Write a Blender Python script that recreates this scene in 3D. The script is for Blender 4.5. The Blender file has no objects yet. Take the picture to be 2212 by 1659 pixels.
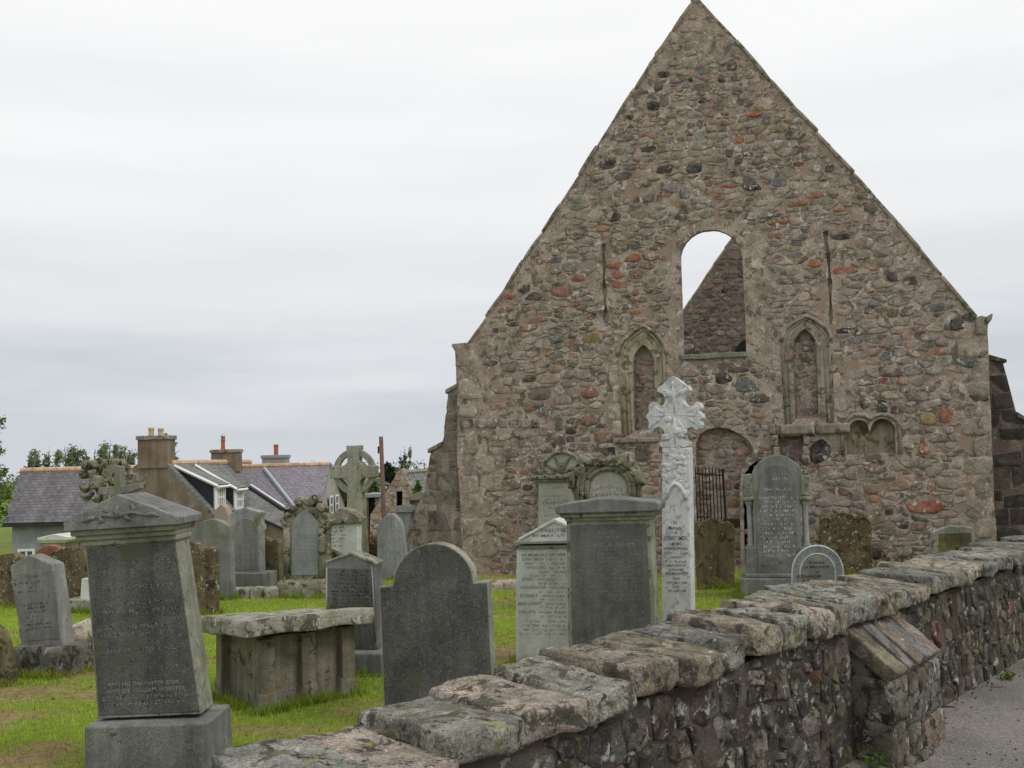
import bpy, bmesh, math, random
import numpy as np
from mathutils import Vector, Matrix, noise

SC = bpy.context.scene
COL = SC.collection
R = math.radians

# ------------------------------------------------------------------ camera
PW, PH, FP = 2212.0, 1659.0, 2000.0        # photograph measured at this size; focal length in the same pixels
EYE = Vector((0, 0, 1.7))
PITCH, ROLL = math.atan(156 / FP), R(1.5)
_F = Vector((0, math.cos(PITCH), math.sin(PITCH)))
_U0 = Vector((0, -math.sin(PITCH), math.cos(PITCH)))
_R0 = Vector((1, 0, 0))
_R = _R0 * math.cos(ROLL) - _U0 * math.sin(ROLL)
_U = _U0 * math.cos(ROLL) + _R0 * math.sin(ROLL)
cd = bpy.data.cameras.new('camera')
cam = bpy.data.objects.new('camera', cd)
COL.objects.link(cam)
cam.matrix_world = Matrix.Translation(EYE) @ Matrix((_R, _U, -_F)).transposed().to_4x4()
cd.sensor_width = 36
cd.lens = 36 * FP / PW
cd.clip_start = 0.05
cd.clip_end = 3000
SC.camera = cam

# ------------------------------------------------------------------ sky, sun, exposure
SUN_EL, SUN_AZ = R(50), R(118)
w = bpy.data.worlds.new('World')
SC.world = w
w.use_nodes = True
nt = w.node_tree
nt.nodes.clear()
N = nt.nodes.new
L = nt.links.new
out = N('ShaderNodeOutputWorld')
sky = N('ShaderNodeTexSky')
sky.sky_type = 'NISHITA'
sky.sun_disc = False
sky.sun_elevation = SUN_EL
sky.sun_rotation = SUN_AZ
b1 = N('ShaderNodeBackground')
b1.inputs[1].default_value = 0.10
L(sky.outputs[0], b1.inputs[0])
tc = N('ShaderNodeTexCoord')
sep = N('ShaderNodeSeparateXYZ')
L(tc.outputs['Generated'], sep.inputs[0])
mp = N('ShaderNodeMapping')
mp.inputs['Scale'].default_value = (1.3, 1.3, 10)
mp.inputs['Rotation'].default_value = (0.03, 0.05, 0)
L(tc.outputs['Generated'], mp.inputs[0])
nz = N('ShaderNodeTexNoise')
nz.inputs['Scale'].default_value = 1.6
nz.inputs['Detail'].default_value = 6
L(mp.outputs[0], nz.inputs['Vector'])
m1 = N('ShaderNodeMath')
m1.operation = 'MULTIPLY_ADD'
L(nz.outputs[0], m1.inputs[0])
m1.inputs[1].default_value = 0.34
L(sep.outputs[2], m1.inputs[2])
rp = N('ShaderNodeValToRGB')
e = rp.color_ramp.elements
e[0].position, e[0].color = 0.12, (0.66, 0.69, 0.735, 1)
e[1].position, e[1].color = 0.60, (1.0, 1.0, 1.0, 1)
for p, c in ((0.22, (0.62, 0.655, 0.70, 1)), (0.30, (0.77, 0.785, 0.81, 1)), (0.42, (0.88, 0.885, 0.895, 1))):
    q = e.new(p)
    q.color = c
L(m1.outputs[0], rp.inputs[0])
b2 = N('ShaderNodeBackground')
b2.inputs[1].default_value = 1.0
L(rp.outputs[0], b2.inputs[0])
mx = N('ShaderNodeMixShader')
mx.inputs[0].default_value = 0.95
L(b1.outputs[0], mx.inputs[1])
L(b2.outputs[0], mx.inputs[2])
L(mx.outputs[0], out.inputs[0])

sd = bpy.data.lights.new('sun', 'SUN')
sd.energy = 1.2
sd.angle = R(18)
sd.color = (1, 0.96, 0.9)
sun = bpy.data.objects.new('sun', sd)
COL.objects.link(sun)
_sdir = Vector((math.sin(SUN_AZ) * math.cos(SUN_EL), math.cos(SUN_AZ) * math.cos(SUN_EL), math.sin(SUN_EL)))
sun.rotation_euler = _sdir.to_track_quat('Z', 'Y').to_euler()
SC.view_settings.view_transform = 'Standard'
SC.view_settings.look = 'None'
SC.view_settings.exposure = 0.0
SC.view_settings.gamma = 1.0

# ------------------------------------------------------------------ projection helpers (pixel of the photo -> point in the place)
def ray(u, v):
    return _R * (u - PW / 2) + _U * (PH / 2 - v) + _F * FP
def at(u, v, y):
    d = ray(u, v)
    return EYE + d * (y / d.y)
def sstep(t):
    t = max(0.0, min(1.0, t))
    return t * t * (3 - 2 * t)
# boundary wall line (road side face)
WO = Vector((1.76, 5.06, 0))
WA = R(46.6)
WX = Vector((math.cos(WA), math.sin(WA), 0))
WY = Vector((-math.sin(WA), math.cos(WA), 0))
def wall_side(x, y):
    return (x - WO.x) * WY.x + (y - WO.y) * WY.y     # >0 : graveyard
def ground(x, y):
    z = -0.2 + 0.16 * sstep((x - 1.0) / 4.0)
    dist = y - 0.35 * x
    z -= 3.0 * sstep((dist - 17.5) / 22.0)
    z += 0.035 * noise.noise((x * 0.5, y * 0.5, 0)) + 0.012 * noise.noise((x * 2, y * 2, 3))
    z -= 7.5 * sstep((y - 60) / 200)
    return z

# ------------------------------------------------------------------ mesh helpers
class MB:
    def __init__(s):
        s.v, s.f, s.c, s.mi = [], [], [], []
        s.col = None
    def add(s, verts, faces, col=None):
        o = len(s.v)
        s.v += [tuple(p) for p in verts]
        s.f += [tuple(i + o for i in f) for f in faces]
        if col is not None or s.col is not None:
            cc = col if col is not None else s.col
            s.c += [cc] * len(verts)
        return s
    def prism(s, o, y0, y1, o2=None, col=None):
        """outline o in the xz plane at y0 joined to o2 (or o) at y1"""
        n = len(o)
        b = o2 or o
        vs = [(p[0], y0, p[1]) for p in o] + [(p[0], y1, p[1]) for p in b]
        fs = [tuple(range(n)), tuple(range(2 * n - 1, n - 1, -1))]
        fs += [(i, i + n, (i + 1) % n + n, (i + 1) % n) for i in range(n)]
        return s.add(vs, fs, col)
    def box(s, x0, x1, y0, y1, z0, z1, col=None):
        return s.prism([(x0, z0), (x1, z0), (x1, z1), (x0, z1)], y0, y1, col=col)
    def hprism(s, o, z0, z1, o2=None, col=None):
        n = len(o)
        b = o2 or o
        vs = [(p[0], p[1], z0) for p in o] + [(p[0], p[1], z1) for p in b]
        fs = [tuple(range(n)), tuple(range(2 * n - 1, n - 1, -1))]
        fs += [(i, i + n, (i + 1) % n + n, (i + 1) % n) for i in range(n)]
        return s.add(vs, fs, col)
    def tube(s, pts, rad, n=6, col=None, cap=True):
        pts = [Vector(p) for p in pts]
        if not hasattr(rad, '__len__'):
            rad = [rad] * len(pts)
        vs, fs = [], []
        for i, p in enumerate(pts):
            t = (pts[min(i + 1, len(pts) - 1)] - pts[max(i - 1, 0)])
            t.normalize()
            a = t.cross(Vector((0, 1, 0.01)))
            if a.length < 0.1:
                a = t.cross(Vector((1, 0, 0)))
            a.normalize()
            b = t.cross(a)
            for k in range(n):
                g = 2 * math.pi * k / n
                vs.append(p + (a * math.cos(g) + b * math.sin(g)) * rad[i])
        for i in range(len(pts) - 1):
            for k in range(n):
                fs.append((i * n + k, i * n + (k + 1) % n, (i + 1) * n + (k + 1) % n, (i + 1) * n + k))
        if cap:
            fs.append(tuple(range(n)))
            fs.append(tuple((len(pts) - 1) * n + k for k in range(n)))
        return s.add(vs, fs, col)
    def lathe(s, prof, cx, cy, n=12, col=None):
        vs, fs = [], []
        for r, z in prof:
            for k in range(n):
                g = 2 * math.pi * k / n
                vs.append((cx + r * math.cos(g), cy + r * math.sin(g), z))
        m = len(prof)
        for i in range(m - 1):
            for k in range(n):
                fs.append((i * n + k, i * n + (k + 1) % n, (i + 1) * n + (k + 1) % n, (i + 1) * n + k))
        fs.append(tuple(range(n)))
        fs.append(tuple((m - 1) * n + k for k in range(n)))
        return s.add(vs, fs, col)
    def mesh(s, name, smooth=False, fix=True):
        me = bpy.data.meshes.new(name)
        me.from_pydata(s.v, [], s.f)
        if s.c and len(s.c) == len(s.v):
            a = me.attributes.new('col', 'FLOAT_COLOR', 'POINT')
            arr = np.ones((len(s.v), 4), dtype=np.float32)
            for i_, c_ in enumerate(s.c):
                arr[i_, :len(c_)] = c_
            a.data.foreach_set('color', arr.ravel())
        if fix:
            bm = bmesh.new()
            bm.from_mesh(me)
            bmesh.ops.recalc_face_normals(bm, faces=bm.faces)
            bm.to_mesh(me)
            bm.free()
        if smooth:
            me.polygons.foreach_set('use_smooth', [True] * len(me.polygons))
        me.update()
        return me
    def build(s, name, mat, parent=None, smooth=False, bevel=0, fix=True, seg=2):
        o = bpy.data.objects.new(name, s.mesh(name, smooth, fix))
        COL.objects.link(o)
        o.data.materials.append(mat)
        if parent is not None:
            o.parent = parent
        if bevel:
            md = o.modifiers.new('bevel', 'BEVEL')
            md.width = bevel
            md.segments = seg
            md.limit_method = 'ANGLE'
            md.angle_limit = R(35)
            md.harden_normals = False
        return o

def tag(o, label=None, cat=None, group=None, kind=None):
    if label: o['label'] = label
    if cat: o['category'] = cat
    if group: o['group'] = group
    if kind: o['kind'] = kind
    return o
def thing(name, label, cat, loc=(0, 0, 0), yaw=0, group=None):
    o = bpy.data.objects.new(name, None)
    COL.objects.link(o)
    o.location = loc
    o.rotation_euler = (0, 0, yaw)
    o.empty_display_size = 0.2
    return tag(o, label, cat, group)

class Fr:
    """vertical face plane standing on the ground below the pixel (u, .) at depth d, turned by yaw"""
    def __init__(s, u, d, yaw=-15, v=1200, z=None):
        p = at(u, v, d)
        s.yaw = R(yaw)
        s.ex = Vector((math.cos(s.yaw), math.sin(s.yaw), 0))
        s.ey = Vector((-math.sin(s.yaw), math.cos(s.yaw), 0))
        s.o = Vector((p.x, p.y, ground(p.x, p.y) if z is None else z))
    def pt(s, u, v, y=0.0):
        d = ray(u, v)
        q = s.o + s.ey * y
        t = (q - EYE).dot(s.ey) / d.dot(s.ey)
        h = EYE + d * t - s.o
        return (h.dot(s.ex), h.z)
    def pts(s, l, y=0.0):
        return [s.pt(u, v, y) for u, v in l]
    def thing(s, name, label, cat, group=None):
        return thing(name, label, cat, s.o, s.yaw, group)

def arc(cx, cy, rx, ry, a0, a1, n=12):
    """pixel arc, angles in degrees, 0 = right, 90 = up"""
    return [(cx + rx * math.cos(R(a0 + (a1 - a0) * i / n)), cy - ry * math.sin(R(a0 + (a1 - a0) * i / n))) for i in range(n + 1)]
def bowl(l, sag=0):
    return l
def inside(p, poly):
    x, y = p[0], p[1]
    c = False
    j = len(poly) - 1
    for i in range(len(poly)):
        xi, yi = poly[i][0], poly[i][1]
        xj, yj = poly[j][0], poly[j][1]
        if (yi > y) != (yj > y) and x < (xj - xi) * (y - yi) / (yj - yi) + xi:
            c = not c
        j = i
    return c
def rough_line(l, step, amp, seed):
    """closed outline with long edges divided and jittered"""
    rr = random.Random(seed)
    o = []
    n = len(l)
    for i in range(n):
        a, b = l[i], l[(i + 1) % n]
        k = max(1, int(math.hypot(b[0] - a[0], b[1] - a[1]) / step))
        for j in range(k):
            t = j / k
            o.append((a[0] + (b[0] - a[0]) * t + rr.gauss(0, amp), a[1] + (b[1] - a[1]) * t + rr.gauss(0, amp)))
    return o
def rough_block(mb, M, lx, ly, lz, seed, cuts=5, rnd=0.35, amp=0.03, col=None, freq=3.0):
    """an irregular, round edged stone with size lx, ly, lz placed by matrix M"""
    bm = bmesh.new()
    bmesh.ops.create_cube(bm, size=2)
    bmesh.ops.subdivide_edges(bm, edges=bm.edges, cuts=cuts, use_grid_fill=True)
    vs = []
    off = Vector((seed * 7.31 % 91, seed * 3.77 % 83, seed * 1.93 % 71))
    for v in bm.verts:
        p = v.co.copy()
        n = (abs(p.x) ** 5 + abs(p.y) ** 5 + abs(p.z) ** 5) ** 0.2
        q = p / max(n, 1e-6)
        p = p * (1 - rnd) + q * rnd
        s = Vector((p.x * lx / 2, p.y * ly / 2, p.z * lz / 2))
        nn = s.normalized()
        d = noise.fractal(s * freq + off, 0.9, 2.0, 4) * amp
        d2 = noise.noise(s * freq * 0.45 + off * 1.3) * amp * 1.6
        vs.append(M @ (s + nn * d + Vector((0, 0, 1)) * d2 * 0.6))
    bm.verts.index_update()
    fs = [[v.index for v in f.verts] for f in bm.faces]
    bm.free()
    mb.add(vs, fs, col)

# ------------------------------------------------------------------ materials
def new_mat(name):
    m = bpy.data.materials.new(name)
    m.use_nodes = True
    t = m.node_tree
    b = t.nodes['Principled BSDF']
    return m, t, b
class NT:
    def __init__(s, t):
        s.t = t
    def n(s, ty, **k):
        x = s.t.nodes.new(ty)
        for a, b in k.items():
            setattr(x, a, b)
        return x
    def l(s, a, b):
        s.t.links.new(a, b)
    def noise(s, vec, scale, detail=5, rough=0.6, dist=0.0):
        x = s.n('ShaderNodeTexNoise')
        x.inputs['Scale'].default_value = scale
        x.inputs['Detail'].default_value = detail
        x.inputs['Roughness'].default_value = rough
        x.inputs['Distortion'].default_value = dist
        s.l(vec, x.inputs['Vector'])
        return x.outputs[0]
    def ramp(s, fac, *st):
        x = s.n('ShaderNodeValToRGB')
        el = x.color_ramp.elements
        while len(el) < len(st):
            el.new(0.5)
        for i, (p, c) in enumerate(st):
            el[i].position = p
            el[i].color = (c, c, c, 1) if not hasattr(c, '__len__') else (*c[:3], 1)
        s.l(fac, x.inputs[0])
        return x.outputs[0]
    def mix(s, fac, a, b, mode='MIX'):
        x = s.n('ShaderNodeMix', data_type='RGBA', blend_type=mode)
        for sock, val in ((x.inputs[0], fac), (x.inputs[6], a), (x.inputs[7], b)):
            if hasattr(val, 'links'):
                s.l(val, sock)
            elif hasattr(val, '__len__'):
                sock.default_value = (*val[:3], 1)
            else:
                sock.default_value = val
        return x.outputs[2]
    def math(s, op, a, b=0.0):
        x = s.n('ShaderNodeMath', operation=op)
        for sock, val in ((x.inputs[0], a), (x.inputs[1], b)):
            if hasattr(val, 'links'):
                s.l(val, sock)
            else:
                sock.default_value = val
        return x.outputs[0]
    def mapping(s, vec, scale=(1, 1, 1), rot=(0, 0, 0), loc=(0, 0, 0)):
        x = s.n('ShaderNodeMapping')
        x.inputs['Scale'].default_value = scale
        x.inputs['Rotation'].default_value = rot
        x.inputs['Location'].default_value = loc
        s.l(vec, x.inputs[0])
        return x.outputs[0]
    def bump(s, h, bsdf, strength=0.4, dist=0.02):
        x = s.n('ShaderNodeBump')
        x.inputs['Strength'].default_value = strength
        x.inputs['Distance'].default_value = dist
        s.l(h, x.inputs['Height'])
        s.l(x.outputs[0], bsdf.inputs['Normal'])

def stone(name, c1, c2, lichen=(), streak=0.25, grain=0.25, bump=0.35, scale=1.0, rough=0.92, attr=False, gscale=180, world=False, smear=None):
    """weathered stone. lichen: list of (colour, threshold, scale)"""
    m, t, b = new_mat(name)
    k = NT(t)
    tcn = k.n('ShaderNodeTexCoord')
    oi = k.n('ShaderNodeObjectInfo')
    va = k.n('ShaderNodeVectorMath', operation='ADD')
    sc = k.n('ShaderNodeVectorMath', operation='SCALE')
    if world:
        g = k.n('ShaderNodeNewGeometry')
        vec = g.outputs['Position']
    else:
        k.l(oi.outputs['Location'], sc.inputs[0])
        sc.inputs[3].default_value = 1.37
        k.l(tcn.outputs['Object'], va.inputs[0])
        k.l(sc.outputs[0], va.inputs[1])
        vec = va.outputs[0]
    n1 = k.noise(vec, 3.2 * scale, 9, 0.65, 0.3)
    f1 = k.ramp(n1, (0.38, 0.0), (0.62, 1.0))
    if attr:
        at_ = k.n('ShaderNodeAttribute')
        at_.attribute_name = 'col'
        base = at_.outputs['Color']
        n0 = k.noise(vec, 9 * scale, 6, 0.7)
        base = k.mix(1.0, base, k.ramp(n0, (0.36, c1), (0.64, c2)), 'MULTIPLY')
        if smear:
            ns = k.noise(vec, 3.6, 9, 0.72, 0.5)
            nm = k.noise(vec, 4.2, 9, 0.65, 0.3)
            base = k.mix(k.math('MULTIPLY', k.ramp(ns, (smear[2], 0.0), (smear[2] + 0.14, smear[3])), at_.outputs['Alpha']), base, k.mix(k.ramp(nm, (0.38, 0.0), (0.62, 1.0)), smear[0], smear[1]))
    else:
        base = k.mix(f1, c1, c2)
    if streak:
        sv = k.mapping(vec, (14, 14, 1.1))
        n2 = k.noise(sv, 1.0 * scale, 5, 0.6)
        base = k.mix(streak, base, k.ramp(n2, (0.32, 0.29), (0.68, 0.75)), 'OVERLAY')
    if grain:
        n3 = k.noise(vec, gscale, 2, 0.8)
        base = k.mix(grain, base, k.ramp(n3, (0.3, 0.1), (0.7, 0.95)), 'OVERLAY')
    for i, (lc, th, ls) in enumerate(lichen):
        lv = k.mapping(vec, loc=(i * 13.1, i * 5.7, i * 3.3))
        n4 = k.noise(lv, ls, 7, 0.72, 0.4)
        f4 = k.ramp(n4, (th - 0.055, 0.0), (th - 0.01, 1.0))
        base = k.mix(f4, base, lc)
    k.l(base, b.inputs['Base Color'])
    b.inputs['Roughness'].default_value = rough
    b.inputs['Specular IOR Level'].default_value = 0.1
    nb = k.noise(vec, 22 * scale, 9, 0.72)
    k.bump(nb, b, bump, 0.03)
    return m

def plain(name, c, rough=0.7, metal=0.0, var=0.15, sc=20):
    m, t, b = new_mat(name)
    k = NT(t)
    tcn = k.n('ShaderNodeTexCoord')
    n1 = k.noise(tcn.outputs['Object'], sc, 5, 0.6)
    base = k.mix(1.0, c, k.ramp(n1, (0.3, 1 - var), (0.7, 1 + var)), 'MULTIPLY')
    k.l(base, b.inputs['Base Color'])
    b.inputs['Roughness'].default_value = rough
    b.inputs['Metallic'].default_value = metal
    b.inputs['Specular IOR Level'].default_value = 0.3
    return m

WHT = (0.55, 0.55, 0.51)
YG = (0.30, 0.32, 0.09)
M = {}
M['granite'] = stone('grey_granite', (0.135, 0.135, 0.13), (0.22, 0.22, 0.21), [((0.20, 0.21, 0.15), 0.68, 4), ((0.085, 0.085, 0.075), 0.65, 9)], streak=0.45, grain=0.6)
M['granite_dark'] = stone('dark_granite', (0.074, 0.075, 0.073), (0.122, 0.122, 0.116), [((0.165, 0.165, 0.15), 0.635, 34), ((0.10, 0.105, 0.08), 0.60, 3)], streak=0.5, grain=0.65, gscale=120)
M['granite_green'] = stone('greenish_granite', (0.185, 0.188, 0.15), (0.295, 0.292, 0.245), [((0.10, 0.10, 0.08), 0.615, 6), ((0.33, 0.34, 0.24), 0.62, 9)], streak=0.4, grain=0.5)
M['granite_light'] = stone('light_granite', (0.215, 0.225, 0.225), (0.32, 0.325, 0.32), [((0.17, 0.175, 0.12), 0.64, 3), ((0.38, 0.39, 0.36), 0.66, 16)], streak=0.4, grain=0.45)
M['slab_grey'] = stone('plain_grey_stone', (0.175, 0.18, 0.168), (0.25, 0.25, 0.232), [((0.19, 0.19, 0.12), 0.61, 3)], streak=0.5, grain=0.4)
M['pale'] = stone('pale_stone', (0.50, 0.51, 0.47), (0.64, 0.65, 0.62), [((0.40, 0.385, 0.29), 0.66, 5), ((0.17, 0.155, 0.12), 0.705, 10)], streak=0.25, grain=0.2)
M['white'] = stone('white_marble', (0.53, 0.53, 0.54), (0.67, 0.67, 0.68), [((0.40, 0.40, 0.415), 0.585, 16)], streak=0.25, grain=0.15, bump=0.3)
M['brown'] = stone('brown_lichened_stone', (0.085, 0.064, 0.042), (0.165, 0.128, 0.08), [((0.17, 0.155, 0.075), 0.60, 4), ((0.055, 0.044, 0.03), 0.6, 6), (WHT, 0.648, 22), (WHT, 0.685, 9)], streak=0.55, grain=0.4)
M['green_brown'] = stone('mossy_brown_stone', (0.085, 0.074, 0.042), (0.16, 0.14, 0.08), [((0.19, 0.18, 0.06), 0.62, 3), ((0.05, 0.045, 0.03), 0.6, 7), ((0.42, 0.42, 0.32), 0.69, 14)], streak=0.6, grain=0.35)
M['red_stone'] = stone('red_sandstone', (0.20, 0.085, 0.06), (0.28, 0.13, 0.095), [((0.13, 0.10, 0.06), 0.6, 4)], streak=0.3)
M['pinkish'] = stone('pinkish_broken_stone', (0.36, 0.28, 0.24), (0.52, 0.45, 0.40), [((0.22, 0.2, 0.16), 0.58, 8)], bump=0.8)
M['carved'] = stone('carved_lichened_stone', (0.16, 0.15, 0.11), (0.31, 0.29, 0.22), [((0.07, 0.065, 0.045), 0.585, 9), ((0.48, 0.47, 0.39), 0.635, 12)], streak=0.3, bump=1.0)
M['panel_light'] = stone('light_panel', (0.22, 0.235, 0.235), (0.30, 0.315, 0.31), [], streak=0.2, grain=0.25)
M['buff'] = stone('buff_sandstone', (0.27, 0.225, 0.165), (0.40, 0.345, 0.26), [((0.16, 0.14, 0.10), 0.58, 6), (WHT, 0.68, 11)], streak=0.4, bump=0.7)
M['mortar'] = stone('lime_mortar', (0.270, 0.212, 0.176), (0.445, 0.368, 0.314), [((0.165, 0.132, 0.11), 0.58, 5), ((0.56, 0.53, 0.48), 0.628, 6), ((0.33, 0.24, 0.195), 0.60, 2.2)], streak=0.2, grain=0.5, bump=0.75, scale=1.3, gscale=60)
M['mortar_shade_damp'] = stone('shaded_damp_mortar', (0.13, 0.10, 0.085), (0.22, 0.175, 0.148), [((0.33, 0.30, 0.27), 0.645, 6)], streak=0.2, grain=0.5, bump=1.0, scale=1.3, gscale=60)  # darkened for the far gable's shade; damp mortar on the right buttress
M['rubble_shaded'] = stone('shaded_rubble_stone', 0.5, 1.15, [((0.40, 0.37, 0.33), 0.65, 8)], streak=0.0, grain=0.5, bump=1.0, attr=True, gscale=70, smear=((0.13, 0.10, 0.085), (0.22, 0.175, 0.148), 0.48, 0.8))  # shade of the far gable put into the stone colour
M['rubble'] = stone('rubble_stone', 0.72, 1.62, [((0.52, 0.49, 0.45), 0.64, 8), ((0.12, 0.105, 0.09), 0.655, 6)], streak=0.0, grain=0.55, bump=0.7, attr=True, gscale=70, smear=((0.270, 0.212, 0.176), (0.445, 0.368, 0.314), 0.435, 0.88))
M['dressed'] = stone('dressed_stone', (0.235, 0.195, 0.16), (0.37, 0.32, 0.27), [((0.14, 0.12, 0.10), 0.585, 5), ((0.50, 0.47, 0.43), 0.65, 9)], streak=0.4, grain=0.4, bump=1.0)
M['cope_slab'] = stone('split_cope_slab', 0.6, 1.4, [((0.12, 0.11, 0.09), 0.59, 7), ((0.46, 0.45, 0.41), 0.665, 12)], streak=0.35, grain=0.5, bump=1.0, attr=True, gscale=90)
M['celtic'] = stone('pale_weathered_granite', (0.25, 0.243, 0.20), (0.355, 0.345, 0.29), [((0.17, 0.165, 0.13), 0.625, 7)], streak=0.4, grain=0.45)
M['granite_mid'] = stone('mid_grey_granite', (0.098, 0.096, 0.092), (0.16, 0.158, 0.15), [((0.20, 0.20, 0.17), 0.66, 26)], streak=0.4, grain=0.6, gscale=130)
M['butt'] = stone('buttress_stone', 0.72, 1.28, [((0.10, 0.085, 0.07), 0.60, 3), (WHT, 0.70, 9)], streak=0.25, grain=0.3, bump=0.9, attr=True)
M['wallcore'] = stone('dark_wall_core', (0.07, 0.062, 0.05), (0.125, 0.11, 0.092), [((0.40, 0.39, 0.36), 0.64, 10)], bump=1.0)
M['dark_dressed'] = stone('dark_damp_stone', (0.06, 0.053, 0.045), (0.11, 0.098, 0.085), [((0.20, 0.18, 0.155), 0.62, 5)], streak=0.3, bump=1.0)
M['wallstone'] = stone('boundary_wall_stone', 0.55, 1.45, [((0.05, 0.046, 0.036), 0.575, 10), ((0.17, 0.155, 0.10), 0.60, 6), ((0.44, 0.435, 0.40), 0.632, 12)], streak=0.0, grain=0.5, bump=1.0, attr=True, gscale=90)
M['coping'] = stone('coping_stone', 0.56, 1.42, [((0.11, 0.103, 0.08), 0.585, 7), ((0.07, 0.066, 0.055), 0.61, 14), ((0.19, 0.185, 0.10), 0.645, 5), ((0.33, 0.355, 0.12), 0.672, 7.5), ((0.38, 0.40, 0.15), 0.685, 24), ((0.58, 0.57, 0.53), 0.672, 14)], streak=0.0, grain=0.65, bump=1.0, attr=True, gscale=110)
M['tombslab'] = stone('lichened_slab', (0.27, 0.255, 0.21), (0.46, 0.44, 0.385), [((0.13, 0.12, 0.085), 0.58, 8), ((0.62, 0.61, 0.56), 0.635, 10), ((0.30, 0.31, 0.12), 0.66, 12)], bump=1.0)
M['tombside'] = stone('tomb_side', (0.16, 0.148, 0.112), (0.25, 0.235, 0.185), [((0.20, 0.14, 0.085), 0.62, 4), ((0.085, 0.078, 0.06), 0.63, 7)], streak=0.55, bump=0.7)
M['mottled_base'] = stone('dark_mottled_stone', (0.12, 0.115, 0.095), (0.21, 0.20, 0.17), [((0.055, 0.05, 0.038), 0.56, 6), ((0.40, 0.39, 0.36), 0.645, 9)], bump=1.0)
M['ink_dark'] = plain('dark_lettering', (0.075, 0.072, 0.075))
M['ink_black'] = plain('black_lettering', (0.03, 0.029, 0.03))
M['ink_mid'] = plain('worn_lettering', (0.16, 0.15, 0.13))
M['ink_soft'] = plain('faded_lettering', (0.26, 0.25, 0.22))
M['ink_light'] = plain('pale_lettering', (0.235, 0.24, 0.222), var=0.5, sc=60)
M['iron'] = plain('rusty_black_iron', (0.018, 0.015, 0.014), 0.6, 0.3)
M['dark'] = plain('void_shade_black', (0.012, 0.011, 0.01), 0.9)  # near-black colour stands in for the shade inside openings
M['harl'] = stone('grey_harling', (0.255, 0.255, 0.262), (0.32, 0.32, 0.325), [], streak=0.2, grain=0.2, scale=0.4, gscale=30)
M['harl_brown'] = stone('brown_harling', (0.155, 0.115, 0.085), (0.225, 0.175, 0.135), [((0.24, 0.235, 0.225), 0.64, 0.8)], streak=0.5, grain=0.25, scale=0.3, gscale=30)
M['harl_pale'] = stone('pale_harling', (0.33, 0.32, 0.29), (0.40, 0.385, 0.35), [], streak=0.15, grain=0.2, scale=0.4, gscale=30)
M['harl_pink'] = stone('pink_harling', (0.33, 0.265, 0.22), (0.38, 0.305, 0.26), [], streak=0.1, grain=0.2, scale=0.4, gscale=30)
M['ridge'] = plain('terracotta_ridge_tile', (0.52, 0.35, 0.23), 0.8, 0, 0.35, 3)
M['pot_cream'] = plain('cream_chimney_pot', (0.45, 0.36, 0.23))
M['pot_red'] = plain('red_chimney_pot', (0.38, 0.11, 0.06))
M['whitepaint'] = plain('white_paint', (0.75, 0.75, 0.74), 0.5, 0, 0.05)
M['lead'] = plain('lead_flashing', (0.36, 0.39, 0.42), 0.5)
M['slatecheek'] = plain('dark_slate_cheek', (0.03, 0.031, 0.036), 0.6, 0, 0.3, 8)
M['pole'] = plain('weathered_pole', (0.15, 0.095, 0.075), 0.9, 0, 0.3, 6)
M['bark'] = plain('bark', (0.07, 0.06, 0.045), 0.9, 0, 0.4, 6)
M['cowl'] = plain('metal_cowl', (0.45, 0.45, 0.46), 0.4, 0.6)

def glass_mat():
    m, t, b = new_mat('window_glass')
    b.inputs['Base Color'].default_value = (0.10, 0.12, 0.14, 1)
    b.inputs['Roughness'].default_value = 0.08
    return m
M['glass'] = glass_mat()

def slate_mat(name, c1, c2, stain=0.4):
    m, t, b = new_mat(name)
    k = NT(t)
    u = k.n('ShaderNodeUVMap')
    bt = k.n('ShaderNodeTexBrick')
    bt.inputs['Scale'].default_value = 1.0
    bt.inputs['Brick Width'].default_value = 0.30
    bt.inputs['Row Height'].default_value = 0.20
    bt.inputs['Mortar Size'].default_value = 0.012
    bt.inputs['Color1'].default_value = (*c1, 1)
    bt.inputs['Color2'].default_value = (*c2, 1)
    bt.inputs['Mortar'].default_value = (c1[0] * 0.45, c1[1] * 0.45, c1[2] * 0.45, 1)
    k.l(u.outputs[0], bt.inputs['Vector'])
    tcn = k.n('ShaderNodeTexCoord')
    n1 = k.noise(k.mapping(u.outputs[0], (1.6, 0.35, 1)), 1.0, 6, 0.65)
    n2 = k.noise(u.outputs[0], 5.0, 6, 0.65)
    c = k.mix(stain, bt.outputs[0], k.ramp(n1, (0.35, 0.22), (0.65, 0.8)), 'OVERLAY')
    c = k.mix(0.3, c, k.ramp(n2, (0.35, 0.22), (0.65, 0.8)), 'OVERLAY')
    k.l(c, b.inputs['Base Color'])
    b.inputs['Roughness'].default_value = 0.75
    b.inputs['Specular IOR Level'].default_value = 0.25
    k.bump(bt.outputs[1], b, -0.6, 0.02)
    return m
M['slate'] = slate_mat('old_grey_slate', (0.125, 0.120, 0.125), (0.165, 0.158, 0.162), 0.6)
M['slate_purple'] = slate_mat('purple_slate', (0.205, 0.185, 0.215), (0.25, 0.225, 0.255), 0.2)
M['slate_grey'] = slate_mat('pale_grey_slate', (0.165, 0.165, 0.16), (0.20, 0.20, 0.195), 0.3)
M['slate_far'] = slate_mat('distant_slate', (0.14, 0.15, 0.15), (0.18, 0.19, 0.19), 0.4)

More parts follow.
